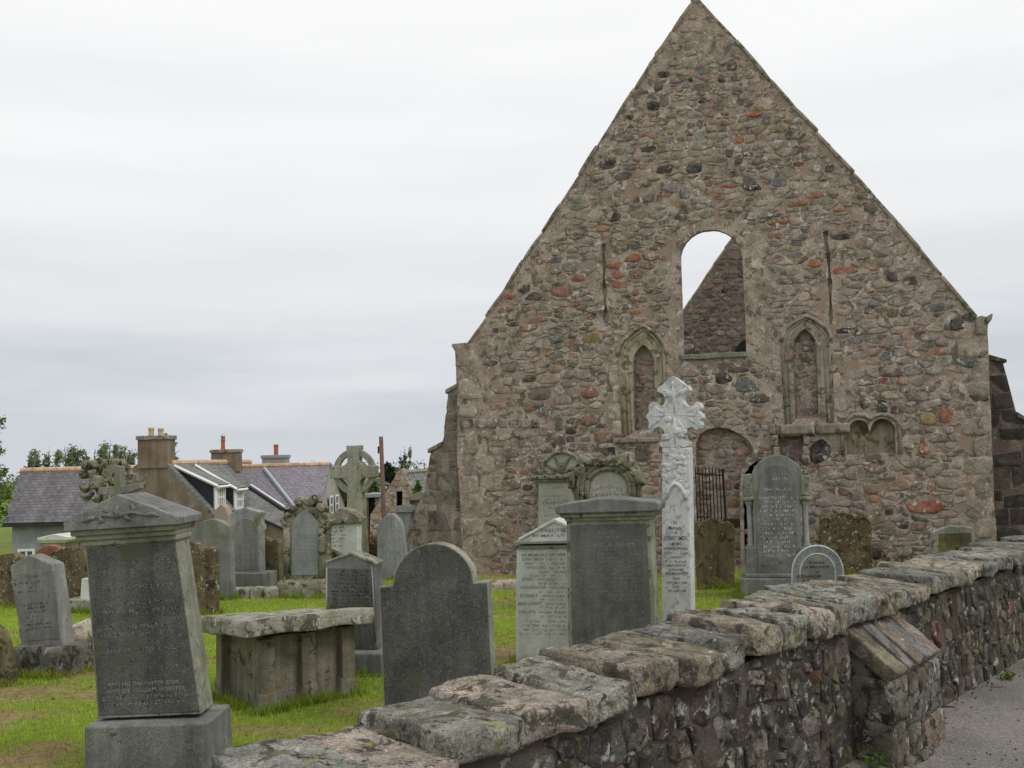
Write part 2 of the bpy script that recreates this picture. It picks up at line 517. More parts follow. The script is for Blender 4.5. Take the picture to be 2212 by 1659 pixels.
def leaf_mat(name, c):
    m, t, b = new_mat(name)
    k = NT(t)
    a = k.n('ShaderNodeAttribute')
    a.attribute_name = 'col'
    base = k.mix(1.0, a.outputs['Color'], c, 'MULTIPLY')
    k.l(base, b.inputs['Base Color'])
    b.inputs['Roughness'].default_value = 0.75
    b.inputs['Specular IOR Level'].default_value = 0.15
    tr = k.n('ShaderNodeBsdfTranslucent')
    k.l(base, tr.inputs[0])
    ms = k.n('ShaderNodeMixShader')
    ms.inputs[0].default_value = 0.4
    k.l(b.outputs[0], ms.inputs[1])
    k.l(tr.outputs[0], ms.inputs[2])
    k.l(ms.outputs[0], t.nodes['Material Output'].inputs[0])
    return m
M['leaf'] = leaf_mat('green_leaves', (0.10, 0.165, 0.045))
M['leaf_birch'] = leaf_mat('birch_leaves', (0.21, 0.25, 0.155))
M['leaf_dark'] = leaf_mat('dark_needles', (0.035, 0.055, 0.035))
M['grass'] = leaf_mat('grass_blades', (0.375, 0.475, 0.07))
M['hay'] = leaf_mat('dry_grass', (0.42, 0.33, 0.17))

def patch(x, y):
    """where dry mown clippings lie, 0..1"""
    a = noise.fractal((x * 0.55 + 5, y * 0.85 + 2, 0.3), 0.8, 2.0, 4)
    return a
def turf_mat():
    m, t, b = new_mat('turf')
    k = NT(t)
    g = k.n('ShaderNodeNewGeometry')
    a = k.n('ShaderNodeAttribute')
    a.attribute_name = 'col'
    n1 = k.noise(g.outputs['Position'], 14, 8, 0.75)
    n2 = k.noise(g.outputs['Position'], 60, 4, 0.75)
    c = k.mix(1.0, a.outputs['Color'], k.ramp(n1, (0.3, 0.55), (0.7, 1.35)), 'MULTIPLY')
    c = k.mix(0.5, c, k.ramp(n2, (0.3, 0.15), (0.7, 0.9)), 'OVERLAY')
    k.l(c, b.inputs['Base Color'])
    b.inputs['Roughness'].default_value = 1.0
    b.inputs['Specular IOR Level'].default_value = 0.05
    k.bump(n1, b, 0.9, 0.05)
    return m
M['turf'] = turf_mat()
def road_mat():
    m, t, b = new_mat('worn_tarmac')
    k = NT(t)
    g = k.n('ShaderNodeNewGeometry')
    n1 = k.noise(g.outputs['Position'], 1.3, 6, 0.6)
    n2 = k.noise(g.outputs['Position'], 90, 3, 0.8)
    n3 = k.noise(g.outputs['Position'], 28, 5, 0.8)
    c = k.mix(k.ramp(n1, (0.40, 0.0), (0.60, 1.0)), (0.18, 0.168, 0.15), (0.245, 0.23, 0.206))
    c = k.mix(0.7, c, k.ramp(n2, (0.3, 0.05), (0.7, 0.95)), 'OVERLAY')
    c = k.mix(0.3, c, k.ramp(n3, (0.3, 0.1), (0.7, 0.9)), 'OVERLAY')
    k.l(c, b.inputs['Base Color'])
    b.inputs['Roughness'].default_value = 0.95
    b.inputs['Specular IOR Level'].default_value = 0.15
    k.bump(n2, b, 0.8, 0.012)
    return m
M['road'] = road_mat()

# ------------------------------------------------------------------ lettering
def text_mesh(s):
    cu = bpy.data.curves.new('lettering', 'FONT')
    cu.body = s
    cu.align_x = 'LEFT'
    cu.resolution_u = 2
    cu.offset = 0.004
    o = bpy.data.objects.new('lettering', cu)
    COL.objects.link(o)
    dg = bpy.context.evaluated_depsgraph_get()
    me = bpy.data.meshes.new_from_object(o.evaluated_get(dg))
    vs = [v.co.copy() for v in me.vertices]
    fs = [tuple(p.vertices) for p in me.polygons]
    bpy.data.objects.remove(o)
    bpy.data.meshes.remove(me)
    bpy.data.curves.remove(cu)
    return vs, fs
def write(mb, fr, s, a, b, hpx, y=-0.003):
    """lettering s with its baseline from pixel a to pixel b, cap height hpx, on face frame fr at depth y"""
    vs, fs = text_mesh(s)
    if not vs:
        return
    x1 = max(v.x for v in vs)
    x0 = min(v.x for v in vs)
    A = fr.pt(*a, y)
    B = fr.pt(*b, y)
    C = fr.pt(a[0], a[1] - hpx, y)
    cap = (C[1] - A[1]) / 0.70
    out = []
    for v in vs:
        t = (v.x - x0) / (x1 - x0)
        out.append((A[0] + (B[0] - A[0]) * t, y, A[1] + (B[1] - A[1]) * t + v.y * cap))
    mb.add(out, fs)
def worn(mb, fr, a, b, hpx, seed, y=-0.003, dens=0.85):
    """weathered, no longer legible cut letters as broken strokes"""
    rr = random.Random(seed)
    A = fr.pt(*a, y)
    B = fr.pt(*b, y)
    C = fr.pt(a[0], a[1] - hpx, y)
    h = C[1] - A[1]
    ln = B[0] - A[0]
    x = 0.0
    wl = rr.randint(3, 8)
    while x < ln:
        lw = h * rr.uniform(0.55, 0.85)
        if wl <= 0:
            x += h * 0.7
            wl = rr.randint(2, 8)
            continue
        wl -= 1
        if rr.random() < dens:
            zb = A[1] + (B[1] - A[1]) * x / ln
            xx = A[0] + x
            sw = h * 0.17
            for q in range(rr.randint(1, 3)):
                if rr.random() < 0.55:
                    px = xx + rr.uniform(0, lw - sw)
                    z0 = zb + h * rr.uniform(0, 0.25)
                    z1 = zb + h * rr.uniform(0.65, 1)
                    mb.add([(px, y, z0), (px + sw, y, z0), (px + sw, y, z1), (px, y, z1)], [(0, 1, 2, 3)])
                else:
                    pz = zb + h * rr.choice((0, 0.42, 0.83))
                    mb.add([(xx, y, pz), (xx + lw * 0.8, y, pz), (xx + lw * 0.8, y, pz + sw), (xx, y, pz + sw)], [(0, 1, 2, 3)])
        x += lw + h * 0.12

# ------------------------------------------------------------------ rubble masonry
def clip(poly, m, n):
    o = []
    k = len(poly)
    for i in range(k):
        a, b = poly[i], poly[(i + 1) % k]
        da = (a[0] - m[0]) * n[0] + (a[1] - m[1]) * n[1]
        db = (b[0] - m[0]) * n[0] + (b[1] - m[1]) * n[1]
        if da <= 0:
            o.append(a)
        if (da < 0 < db) or (db < 0 < da):
            t = da / (da - db)
            o.append((a[0] + (b[0] - a[0]) * t, a[1] + (b[1] - a[1]) * t))
    return o
def voronoi(S, Wt, rmax):
    S = np.array(S)
    cells = []
    for i in range(len(S)):
        d2 = ((S - S[i]) ** 2).sum(1)
        idx = np.argsort(d2)[1:26]
        x, y = S[i]
        poly = [(x - rmax, y - rmax), (x + rmax, y - rmax), (x + rmax, y + rmax), (x - rmax, y + rmax)]
        for j in idx:
            dd = d2[j]
            if dd > 4 * rmax * rmax or dd < 1e-9:
                continue
            n = (S[j][0] - x, S[j][1] - y)
            k = 0.5 + (Wt[i] - Wt[j]) / (2 * dd)
            k = max(0.15, min(0.85, k))
            poly = clip(poly, (x + n[0] * k, y + n[1] * k), n)
            if len(poly) < 3:
                break
        cells.append(poly)
    return cells
def chaikin(p, it=1):
    for _ in range(it):
        o = []
        for i in range(len(p)):
            a, b = p[i], p[(i + 1) % len(p)]
            o.append((a[0] * 0.83 + b[0] * 0.17, a[1] * 0.83 + b[1] * 0.17))
            o.append((a[0] * 0.17 + b[0] * 0.83, a[1] * 0.17 + b[1] * 0.83))
        p = o
    return p
class Each:
    """takes the place of MB where every stone becomes a part of its own"""
    def __init__(s, name, mat, parent, off=0.0):
        s.a = (name, mat, parent, off)
    def add(s, vs, fs, col=None):
        m_ = MB()
        m_.add([(p[0], p[1] + s.a[3], p[2]) for p in vs], fs, col)
        m_.build(s.a[0], s.a[1], s.a[2])
def stone_bump(mb, poly, h, col, rr, y0=0.004):
    """one rounded stone standing proud of the wall face, poly in xz"""
    cx = sum(p[0] for p in poly) / len(poly)
    cz = sum(p[1] for p in poly) / len(poly)
    n = len(poly)
    tx, tz = rr.gauss(0, 0.12), rr.gauss(0, 0.12)
    vs = []
    for s, hh0 in ((1.0, -y0), (0.94, h * 0.6), (0.74, h * 0.95)):
        for p in poly:
            hh = hh0 * (rr.uniform(0.75, 1.15) if hh0 > 0 else 1)
            dx, dz = p[0] - cx, p[1] - cz
            vs.append((cx + dx * s, -(hh + (tx * dx + tz * dz) * (0.6 if hh > 0 else 0)), cz + dz * s))
    vs.append((cx, -h, cz))
    fs = []
    for r_ in range(2):
        for i in range(n):
            fs.append((r_ * n + i, r_ * n + (i + 1) % n, (r_ + 1) * n + (i + 1) % n, (r_ + 1) * n + i))
    for i in range(n):
        fs.append((2 * n + i, 2 * n + (i + 1) % n, 3 * n))
    mb.add(vs, fs, col)
PAL = [((0.165, 0.130, 0.112), 26), ((0.200, 0.180, 0.160), 26), ((0.150, 0.145, 0.140), 15), ((0.235, 0.190, 0.150), 14),
       ((0.120, 0.095, 0.085), 14), ((0.20, 0.125, 0.098), 12), ((0.215, 0.105, 0.075), 6), ((0.055, 0.052, 0.050), 5), ((0.190, 0.140, 0.080), 5), ((0.260, 0.235, 0.210), 7)]
def pick(rr, pal=PAL):
    c = rr.choices([p[0] for p in pal], [p[1] for p in pal])[0]
    j = rr.uniform(0.82, 1.18)
    return tuple(max(0.01, x * j * rr.uniform(0.95, 1.05)) for x in c)
def ellipse(cx, cz, w, h, rr, n=13, pw=None):
    pw = pw or rr.uniform(2.3, 5.0)
    o = []
    ph = rr.uniform(0, 6.28)
    for i in range(n):
        a = 2 * math.pi * i / n
        c, s = math.cos(a), math.sin(a)
        k = (abs(c) ** pw + abs(s) ** pw) ** (-1 / pw)
        k *= 1 + 0.08 * math.sin(2 * a + ph) + rr.uniform(-0.11, 0.08)
        o.append((cx + c * k * w / 2, cz + s * k * h / 2))
    return o
def rubble(mb, poly, forbid, seed, cw=(0.13, 0.42), ch=(0.09, 0.22), gap=(0.008, 0.028), hgt=(0.012, 0.035), specials=(), pal=PAL, skew=0.0, keep=0.93, wgt=0.25, asp=1.5, soft=1, drop=None):
    rr = random.Random(seed)
    xs = [p[0] for p in poly]
    zs = [p[1] for p in poly]
    S, Wt = [], []
    z = min(zs) - 0.1
    while z < max(zs) + 0.2:
        hh = rr.uniform(*ch)
        x = min(xs) - 0.3 + rr.uniform(0, 0.2)
        while x < max(xs) + 0.3:
            ww = rr.uniform(*cw) * (0.6 + 0.6 * hh / ch[1])
            zz = z + hh / 2 + rr.gauss(0, hh * 0.12) + 0.06 * noise.noise((x * 0.8, z, seed))
            xx = x + ww / 2
            if rr.random() < 0.12:       # two pinnings instead of one stone
                S.append((xx, (zz - hh * 0.25) * asp)); Wt.append(0)
                S.append((xx + 0.02, (zz + hh * 0.25) * asp)); Wt.append(0)
            else:
                S.append((xx, zz * asp)); Wt.append(rr.uniform(0, wgt) * ww * ww)
            x += ww
        z += hh
    cells = voronoi(S, Wt, 0.45)
    for (sx, sz, sw, sh, sc) in specials:
        e_ = ellipse(sx, sz, sw, sh, rr)
        stone_bump(mb, e_, rr.uniform(*hgt) * 1.1, (*sc[:3], 0.35), rr)
    for c in cells:
        if len(c) < 3 or rr.random() > keep:
            continue
        c = [(p[0], p[1] / asp) for p in c]
        cx = sum(p[0] for p in c) / len(c)
        cz = sum(p[1] for p in c) / len(c)
        if not inside((cx, cz), poly):
            continue
        if drop and rr.random() < drop(cx, cz):
            continue
        g = rr.uniform(*gap)
        for (sx, sz, sw, sh, sc) in specials:
            dx_, dz_ = (cx - sx) / (sw / 2), (cz - sz) / (sh / 2)
            dn = math.hypot(dx_, dz_)
            if 0.9 < dn < 3.5:
                bx, bz = sx + dx_ / dn * sw / 2 * 1.06, sz + dz_ / dn * sh / 2 * 1.06
                c = clip(c, (bx, bz), (-dx_ / sw, -dz_ / sh))
                if len(c) < 3:
                    break
        if len(c) < 3:
            continue
        cx = sum(p[0] for p in c) / len(c)
        cz = sum(p[1] for p in c) / len(c)
        q = []
        for p in c:
            d = math.hypot(p[0] - cx, p[1] - cz)
            k = max(0.3, 1 - g * 1.5 / max(d, 1e-3))
            q.append((cx + (p[0] - cx) * k + skew * (p[1] - cz), cz + (p[1] - cz) * k))
        for i_ in range(len(q)):
            if not inside(q[i_], poly):
                lo, hi = 0.0, 1.0
                for _ in range(7):
                    md = (lo + hi) / 2
                    if inside((cx + (q[i_][0] - cx) * md, cz + (q[i_][1] - cz) * md), poly):
                        lo = md
                    else:
                        hi = md
                q[i_] = (cx + (q[i_][0] - cx) * lo * 0.96, cz + (q[i_][1] - cz) * lo * 0.96)
        bad = False
        for f in forbid:
            if inside((cx, cz), f) or any(inside(p, f) for p in q):
                bad = True
                break
        if bad:
            continue
        for (sx, sz, sw, sh, sc) in specials:
            if any(((p[0] - sx) / (sw / 2)) ** 2 + ((p[1] - sz) / (sh / 2)) ** 2 < 0.9 for p in q + [(cx, cz)]):
                bad = True
                break
        if bad:
            continue
        ar = max(p[0] for p in q) - min(p[0] for p in q)
        az = max(p[1] for p in q) - min(p[1] for p in q)
        if ar < 0.04 or az < 0.03:
            continue
        if soft:
            q = chaikin(q, 1)
        q = [(p[0] + rr.gauss(0, 0.004), p[1] + rr.gauss(0, 0.004)) for p in q]
        stone_bump(mb, q, rr.uniform(*hgt), pick(rr, pal), rr)

def piece(name, mat, parent, seed, Mx, lx, ly, lz, cuts=4, rnd=0.35, amp=0.02, col=None, freq=3.0):
    m_ = MB()
    rough_block(m_, Matrix.Identity(4) @ Mx.to_3x3().to_4x4(), lx, ly, lz, seed, cuts, rnd, amp, col, freq)
    o = m_.build(name, mat, parent, smooth=True)
    o.location = Mx.to_translation()
    return o
def ashlar(mk, poly, seed, pal, ch=(0.24, 0.36), cw=(0.32, 0.62), gap=0.008, hgt=(0.004, 0.012)):
    rr = random.Random(seed)
    x0, x1 = min(p[0] for p in poly), max(p[0] for p in poly)
    z, z1 = min(p[1] for p in poly), max(p[1] for p in poly)
    while z < z1:
        h = rr.uniform(*ch)
        x = x0 - rr.uniform(0, 0.3)
        while x < x1:
            w_ = rr.uniform(*cw)
            q = []
            for t in range(16):
                s, f = divmod(t, 4)
                f /= 4
                a, b = ((f, 0), (1, f), (1 - f, 1), (0, 1 - f))[s]
                q.append((x + gap + a * (w_ - 2 * gap) + rr.gauss(0, .003), z + gap + b * (h - 2 * gap) + rr.gauss(0, .003)))
            if sum(inside(p, poly) for p in q) >= 5:
                ins = [p for p in q if inside(p, poly)]
                cx, cz = sum(p[0] for p in ins) / len(ins), sum(p[1] for p in ins) / len(ins)
                if inside((cx, cz), poly):
                    for i in range(16):
                        if not inside(q[i], poly):
                            lo, hi = 0.0, 1.0
                            for _ in range(7):
                                md = (lo + hi) / 2
                                if inside((cx + (q[i][0] - cx) * md, cz + (q[i][1] - cz) * md), poly):
                                    lo = md
                                else:
                                    hi = md
                            q[i] = (cx + (q[i][0] - cx) * lo, cz + (q[i][1] - cz) * lo)
                    stone_bump(mk, q, rr.uniform(*hgt), pick(rr, pal), rr)
            x += w_
        z += h
def holed_face(mb, outer, holes, y):
    """flat face in the xz plane with holes"""
    bm = bmesh.new()
    es = []
    for lp in [outer] + holes:
        vs = [bm.verts.new((p[0], y, p[1])) for p in lp]
        for i in range(len(vs)):
            es.append(bm.edges.new((vs[i], vs[(i + 1) % len(vs)])))
    bmesh.ops.triangle_fill(bm, edges=es, use_beauty=True, normal=(0, -1, 0))
    bm.verts.index_update()
    mb.add([v.co.copy() for v in bm.verts], [[v.index for v in f.verts] for f in bm.faces])
    bm.free()
def loop_wall(mb, lp, y0, y1):
    n = len(lp)
    vs = [(p[0], y0, p[1]) for p in lp] + [(p[0], y1, p[1]) for p in lp]
    mb.add(vs, [(i, (i + 1) % n, (i + 1) % n + n, i + n) for i in range(n)])

# ------------------------------------------------------------------ ground and road
def geo(a, b, n):
    return [a * (b / a) ** (i / n) for i in range(1, n + 1)]
gx = [-10 - q for q in reversed(geo(0.6, 500, 26))] + [-10 + 0.1 * i for i in range(201)] + [10 + q for q in geo(0.6, 500, 26)]
gy = [3 - q for q in reversed(geo(0.6, 60, 9))] + [3 + 0.1 * i for i in range(161)] + [19 + q for q in geo(0.6, 900, 40)]
def gpt(u, v):
    d = ray(u, v)
    p = EYE + d * ((-0.2 - EYE.z) / d.z)
    return p.x, p.y
DRY = [(*gpt(u, v), rx, ry) for u, v, rx, ry in ((95, 1500, 0.75, 0.22), (190, 1462, 0.4, 0.12), (40, 1545, 0.4, 0.1), (70, 1650, 0.8, 0.22), (590, 1580, 0.35, 0.13), (1090, 1335, 0.25, 0.10), (1090, 1375, 0.3, 0.06), (1095, 1405, 0.3, 0.04), (1565, 1322, 0.4, 0.05), (190, 1405, 0.3, 0.15), (20, 1410, 0.4, 0.12))]
def turf_col(x, y):
    p = patch(x, y)
    near = sstep((9.0 - y) / 3) * sstep((-0.2 - x) / 1.5) * 0.22
    t = sstep((p + near - 0.27) / 0.22)
    for (qx, qy, rx, ry) in DRY:
        dd = ((x - qx) / rx) ** 2 + ((y - qy) / ry) ** 2 + 0.5 * noise.noise((x * 4, y * 5, 1))
        t = max(t, sstep(1.7 - dd))
    t2 = sstep((noise.noise((x * 3, y * 4, 9)) + 0.3) / 0.5)
    t *= 0.35 + 0.65 * t2
    g = 0.9 + 0.25 * noise.noise((x * 0.9, y * 0.9, 7))
    if y > 22:
        t *= 0.3
        g *= 0.75
    a, b = (0.24 * g, 0.325 * g, 0.048), (0.31, 0.235, 0.115)
    return tuple(a[i] * (1 - t) + b[i] * t for i in range(3)), t
mb = MB()
vs, fs = [], []
mb.col = (1, 1, 1)
cs = []
for y in gy:
    for x in gx:
        c, t = turf_col(x, y)
        ws = wall_side(x, y)
        z = ground(x, y) + (0.02 * t)
        if ws < 0.25:
            z = -0.12
        vs.append((x, y, z))
        cs.append(c)
nx = len(gx)
for j in range(len(gy) - 1):
    for i in range(nx - 1):
        fs.append((j * nx + i, j * nx + i + 1, (j + 1) * nx + i + 1, (j + 1) * nx + i))
mb.v, mb.f, mb.c = vs, fs, cs
tag(mb.build('ground', M['turf'], smooth=True, fix=False), kind='structure')

mb = MB()
nS, nT = 60, 30
for j in range(nT + 1):
    for i in range(nS + 1):
        s_ = -14 + 74 * (i / nS) ** 1.5
        t_ = 0.12 - 7.0 * (j / nT)
        p = WO + WX * s_ + WY * t_
        mb.v.append((p.x, p.y, 0.012 * noise.noise((p.x * 0.7, p.y * 0.7, 4)) + 0.05 * max(0, 1 - abs(t_) / 0.35) ** 2))
for j in range(nT):
    for i in range(nS):
        a = j * (nS + 1) + i
        mb.f.append((a, a + 1, a + nS + 2, a + nS + 1))
tag(mb.build('road', M['road'], smooth=True), kind='structure')

# ------------------------------------------------------------------ the ruined church
CH = Fr(998, 15.2, -15, 1238)
church = CH.thing('ruined_church', 'roofless rubble stone church with a tall pointed gable and buttresses', 'church')
TH = 0.9
G_out_px = [(1000, 1262), (998, 1235), (990, 1000), (985, 762), (1010, 744), (1130, 562), (1250, 378), (1370, 190), (1490, 8), (1500, -4), (1513, 2),
            (1590, 86), (1665, 172), (1765, 283), (1843, 372), (1940, 482), (2035, 594), (2110, 684), (2133, 705), (2141, 930), (2152, 1165), (2156, 1262)]
G_out = CH.pts(G_out_px)
G_rough = rough_line(G_out, 0.22, 0.012, 3)
GB = [p for p in G_rough]
win_px = [(1477, 766), (1474, 660), (1471, 575)] + arc(1537, 560, 67, 64, 172, 8, 12) + [(1606, 600), (1610, 690), (1612, 761)]
def pointed(lb, ls, ap, rs, rb, n=7):
    o = [lb]
    for i in range(n + 1):
        t = i / n
        o.append((ls[0] + (ap[0] - ls[0]) * t ** 2.5, ls[1] + (ap[1] - ls[1]) * t))
    for i in range(1, n + 1):
        t = 1 - i / n
        o.append((rs[0] + (ap[0] - rs[0]) * t ** 2.5, rs[1] + (ap[1] - rs[1]) * t))
    o.append(rb)
    return o
lanL_in = pointed((1371, 930), (1366, 786), (1390, 744), (1414, 786), (1418, 927))
lanL_out = pointed((1343, 946), (1337, 783), (1389, 708), (1438, 780), (1445, 942))
lanR_in = pointed((1718, 905), (1712, 752), (1738, 710), (1764, 750), (1768, 901))
lanR_out = pointed((1697, 925), (1689, 752), (1741, 686), (1794, 748), (1802, 920))
slitL = [(1300, 528), (1309, 525), (1307, 548), (1310, 572), (1306, 600), (1312, 628), (1309, 655), (1317, 690), (1310, 699), (1302, 690), (1306, 662), (1301, 630), (1303, 600), (1301, 560)]
slitR = [(1777, 502), (1789, 497), (1788, 520), (1794, 550), (1793, 580), (1798, 610), (1796, 650), (1800, 688), (1795, 703), (1790, 690), (1792, 650), (1788, 612), (1789, 580), (1784, 545)]
nich = [(1829, 982), (1828, 945), (1832, 925)] + arc(1856, 930, 23, 23, 150, 35, 6) + [(1879, 934)] + arc(1907, 930, 27, 26, 155, 0, 8) + [(1935, 978)]
recess = [(1682, 1000), (1674, 935), (1690, 944), (1735, 940), (1738, 998)]
barch = [(1506, 1225), (1503, 958), (1512, 937), (1530, 927), (1549, 923), (1575, 926), (1600, 938), (1618, 953), (1628, 972), (1604, 1002), (1598, 1050), (1600, 1222)]
door = [(1609, 1222), (1604, 1060), (1607, 1026), (1620, 1006), (1640, 992), (1665, 988), (1690, 994), (1708, 1012), (1715, 1040), (1718, 1215)]
H_through = [CH.pts(win_px)]
H_blind = [(CH.pts(lanL_in), 0.15, 'rub'), (CH.pts(lanR_in), 0.13, 'rub'), (CH.pts(slitL), 0.06, 'mor'), (CH.pts(slitR), 0.07, 'mor'),
           (CH.pts(nich), 0.20, 'buff'), (CH.pts(recess), 0.22, 'rub'), (CH.pts(barch), 0.16, 'rub'), (CH.pts(door), 0.75, 'dark')]
g = MB()
holed_face(g, G_rough, H_through + [h[0] for h in H_blind], 0.0)
loop_wall(g, G_rough, 0, TH)
H_splay = []
for h in H_through:
    hx, hz = sum(p[0] for p in h) / len(h), sum(p[1] for p in h) / len(h)
    hb = [(hx + (p[0] - hx) * 1.75, hz + (p[1] - hz) * (1.35 if p[1] > hz else 1.02)) for p in h]
    H_splay.append(hb)
    n_ = len(h)
    ring = [(p[0], 0.0, p[1]) for p in h] + [(p[0], 0.10, p[1]) for p in h] + [(p[0], TH, p[1]) for p in hb]
    g.add(ring, [(q * n_ + i, q * n_ + (i + 1) % n_, (q + 1) * n_ + (i + 1) % n_, (q + 1) * n_ + i) for q in (0, 1) for i in range(n_)])
for h, dp, k in H_blind:
    loop_wall(g, h, 0, dp)
holed_face(g, G_rough, H_splay, TH)
gable = g.build('gable_wall', M['mortar'], church, fix=False)
backs = MB()
bdark = MB()
bbuff = MB()
for h, dp, k in H_blind:
    t_ = {'rub': backs, 'mor': backs, 'dark': bdark, 'buff': bbuff}[k]
    holed_face(t_, h, [], dp - 0.002)
backs.build('niche_back', M['mortar'], gable, fix=False)
bbuff.build('niche_back', M['buff'], gable, fix=False)
bdark.build('recess_shade', M['dark'], gable, fix=False)  # black back face of the doorway, painted for the shadow between the jambs

def sp(u, v, w_, h_, c, fr=CH):
    p = fr.pt(u, v)
    q = fr.pt(u + w_, v)
    r_ = fr.pt(u, v + h_)
    return (p[0], p[1], q[0] - p[0], p[1] - r_[1], c)
BLK, DKB, PUR, RED, ORG, OCH, GRY, PNK, BRN = (0.035, 0.035, 0.036), (0.07, 0.06, 0.053), (0.11, 0.085, 0.083), (0.25, 0.085, 0.058), (0.27, 0.13, 0.08), (0.21, 0.15, 0.075), (0.13, 0.135, 0.14), (0.40, 0.29, 0.25), (0.16, 0.105, 0.07)
SPEC = [(1432, 162, 25, 17, BLK), (1581, 143, 22, 20, DKB), (1421, 186, 20, 23, PUR), (1392, 202, 20, 15, PUR), (1558, 172, 16, 14, BLK), (1591, 191, 19, 15, GRY),
        (1522, 154, 27, 14, GRY), (1492, 172, 11, 10, BLK), (1412, 228, 30, 22, BLK), (1437, 219, 24, 24, PUR), (1628, 247, 36, 11, RED), (1448, 283, 15, 16, OCH), (1407, 248, 20, 11, OCH), (1512, 291, 22, 25, (0.22, 0.24, 0.24)),
        (1597, 302, 22, 17, ORG), (1312, 356, 34, 21, BLK), (1348, 380, 36, 21, PUR), (1436, 367, 38, 19, DKB), (1502, 363, 35, 25, BLK), (1576, 330, 16, 21, BLK), (1596, 348, 21, 12, DKB),
        (1631, 400, 53, 27, BLK), (1683, 394, 39, 21, GRY), (1792, 363, 22, 18, BLK), (1576, 402, 40, 9, RED), (1325, 469, 30, 23, BLK), (1302, 493, 26, 17, ORG), (1648, 465, 50, 15, GRY),
        (1691, 480, 20, 9, RED), (1667, 481, 16, 10, RED), (1683, 508, 20, 16, ORG), (1358, 557, 53, 19, RED), (1330, 573, 40, 15, RED), (1329, 594, 36, 17, RED), (1344, 615, 44, 16, RED), (1382, 672, 46, 13, ORG),
        (1373, 633, 20, 12, RED), (1826, 584, 56, 19, RED), (1756, 568, 32, 20, ORG), (1815, 512, 46, 14, BLK), (1718, 551, 31, 14, GRY), (1736, 641, 28, 21, PNK), (1829, 714, 50, 13, BLK), (1929, 675, 26, 23, BRN), (1912, 769, 30, 19, GRY),
        (1563, 818, 39, 27, BLK), (1594, 799, 54, 12, DKB), (1612, 830, 47, 33, GRY), (1640, 863, 46, 15, BLK), (1536, 873, 26, 11, DKB), (1277, 730, 38, 25, OCH), (1906, 880, 31, 31, BLK), (1869, 871, 23, 24, DKB),
        (1772, 975, 48, 50, BLK), (1995, 1090, 80, 44, RED), (1998, 969, 31, 26, ORG), (1882, 1056, 36, 21, BRN), (1940, 1048, 56, 28, (0.24, 0.16, 0.12)), (1960, 1022, 22, 9, RED), (1597, 979, 21, 10, RED), (1574, 976, 21, 13, GRY),
        (2050, 897, 42, 34, RED), (2005, 905, 38, 29, OCH), (1897, 1012, 40, 24, BRN), (1847, 1022, 50, 29, (0.2, 0.175, 0.14)), (1810, 1062, 52, 20, BRN), (1172, 851, 62, 27, PUR), (1276, 848, 40, 23, (0.17, 0.075, 0.06)),
        (1143, 820, 29, 13, BLK), (1183, 888, 26, 18, GRY), (1205, 917, 22, 26, DKB), (1235, 909, 27, 14, DKB), (1275, 906, 41, 29, BRN), (1233, 932, 24, 12, BLK), (1206, 956, 31, 38, DKB), (1306, 944, 50, 27, BRN),
        (1320, 975, 42, 20, BLK), (1386, 980, 32, 36, DKB), (1139, 1053, 23, 15, BLK), (1214, 630, 45, 22, (0.2, 0.09, 0.07)), (1150, 690, 70, 16, (0.24, 0.13, 0.1)), (1190, 735, 60, 16, GRY), (2025, 664, 66, 20, GRY), (2070, 700, 40, 26, BLK),
        (1965, 610, 34, 26, DKB), (2090, 690, 30, 28, BLK), (1890, 1078, 26, 16, ORG), (1720, 440, 55, 14, (0.24, 0.12, 0.08)), (1820, 452, 40, 10, ORG), (1150, 640, 40, 20, DKB), (1400, 428, 26, 20, PUR),
        (1120, 1000, 30, 22, (0.2, 0.18, 0.16)), (1190, 1010, 28, 24, DKB), (1700, 770, 30, 20, BRN), (1970, 1000, 40, 20, (0.22, 0.19, 0.16)), (2090, 780, 44, 30, (0.12, 0.12, 0.12)), (2110, 860, 60, 16, DKB),
        (1350, 300, 30, 14, PUR), (1400, 320, 34, 18, DKB), (1480, 420, 28, 20, GRY), (1880, 450, 30, 20, DKB), (1760, 420, 40, 18, (0.24, 0.14, 0.1)), (1930, 600, 30, 18, DKB), (1100, 640, 22, 14, RED), (1250, 600, 30, 20, (0.21, 0.1, 0.075))]
specials = [sp(*q) for q in SPEC]
forb = [CH.pts(l) for l in (lanL_out, lanR_out, [(1292, 520), (1318, 520), (1324, 705), (1294, 705)], [(1291, 600), (1320, 600), (1322, 660), (1293, 660)], [(1770, 492), (1797, 490), (1808, 600), (1808, 708), (1782, 708), (1780, 600)], barch, door, recess,
        [(1815, 990), (1812, 930), (1830, 898), (1900, 892), (1945, 905), (1952, 945), (1950, 990)],
        [(1453, 782), (1452, 560), (1472, 500), (1535, 468), (1622, 492), (1642, 560), (1648, 780)],
        [(985, 930), (985, 900), (1165, 897), (1165, 928)], [(1684, 948), (1684, 915), (1812, 912), (1812, 944)])]
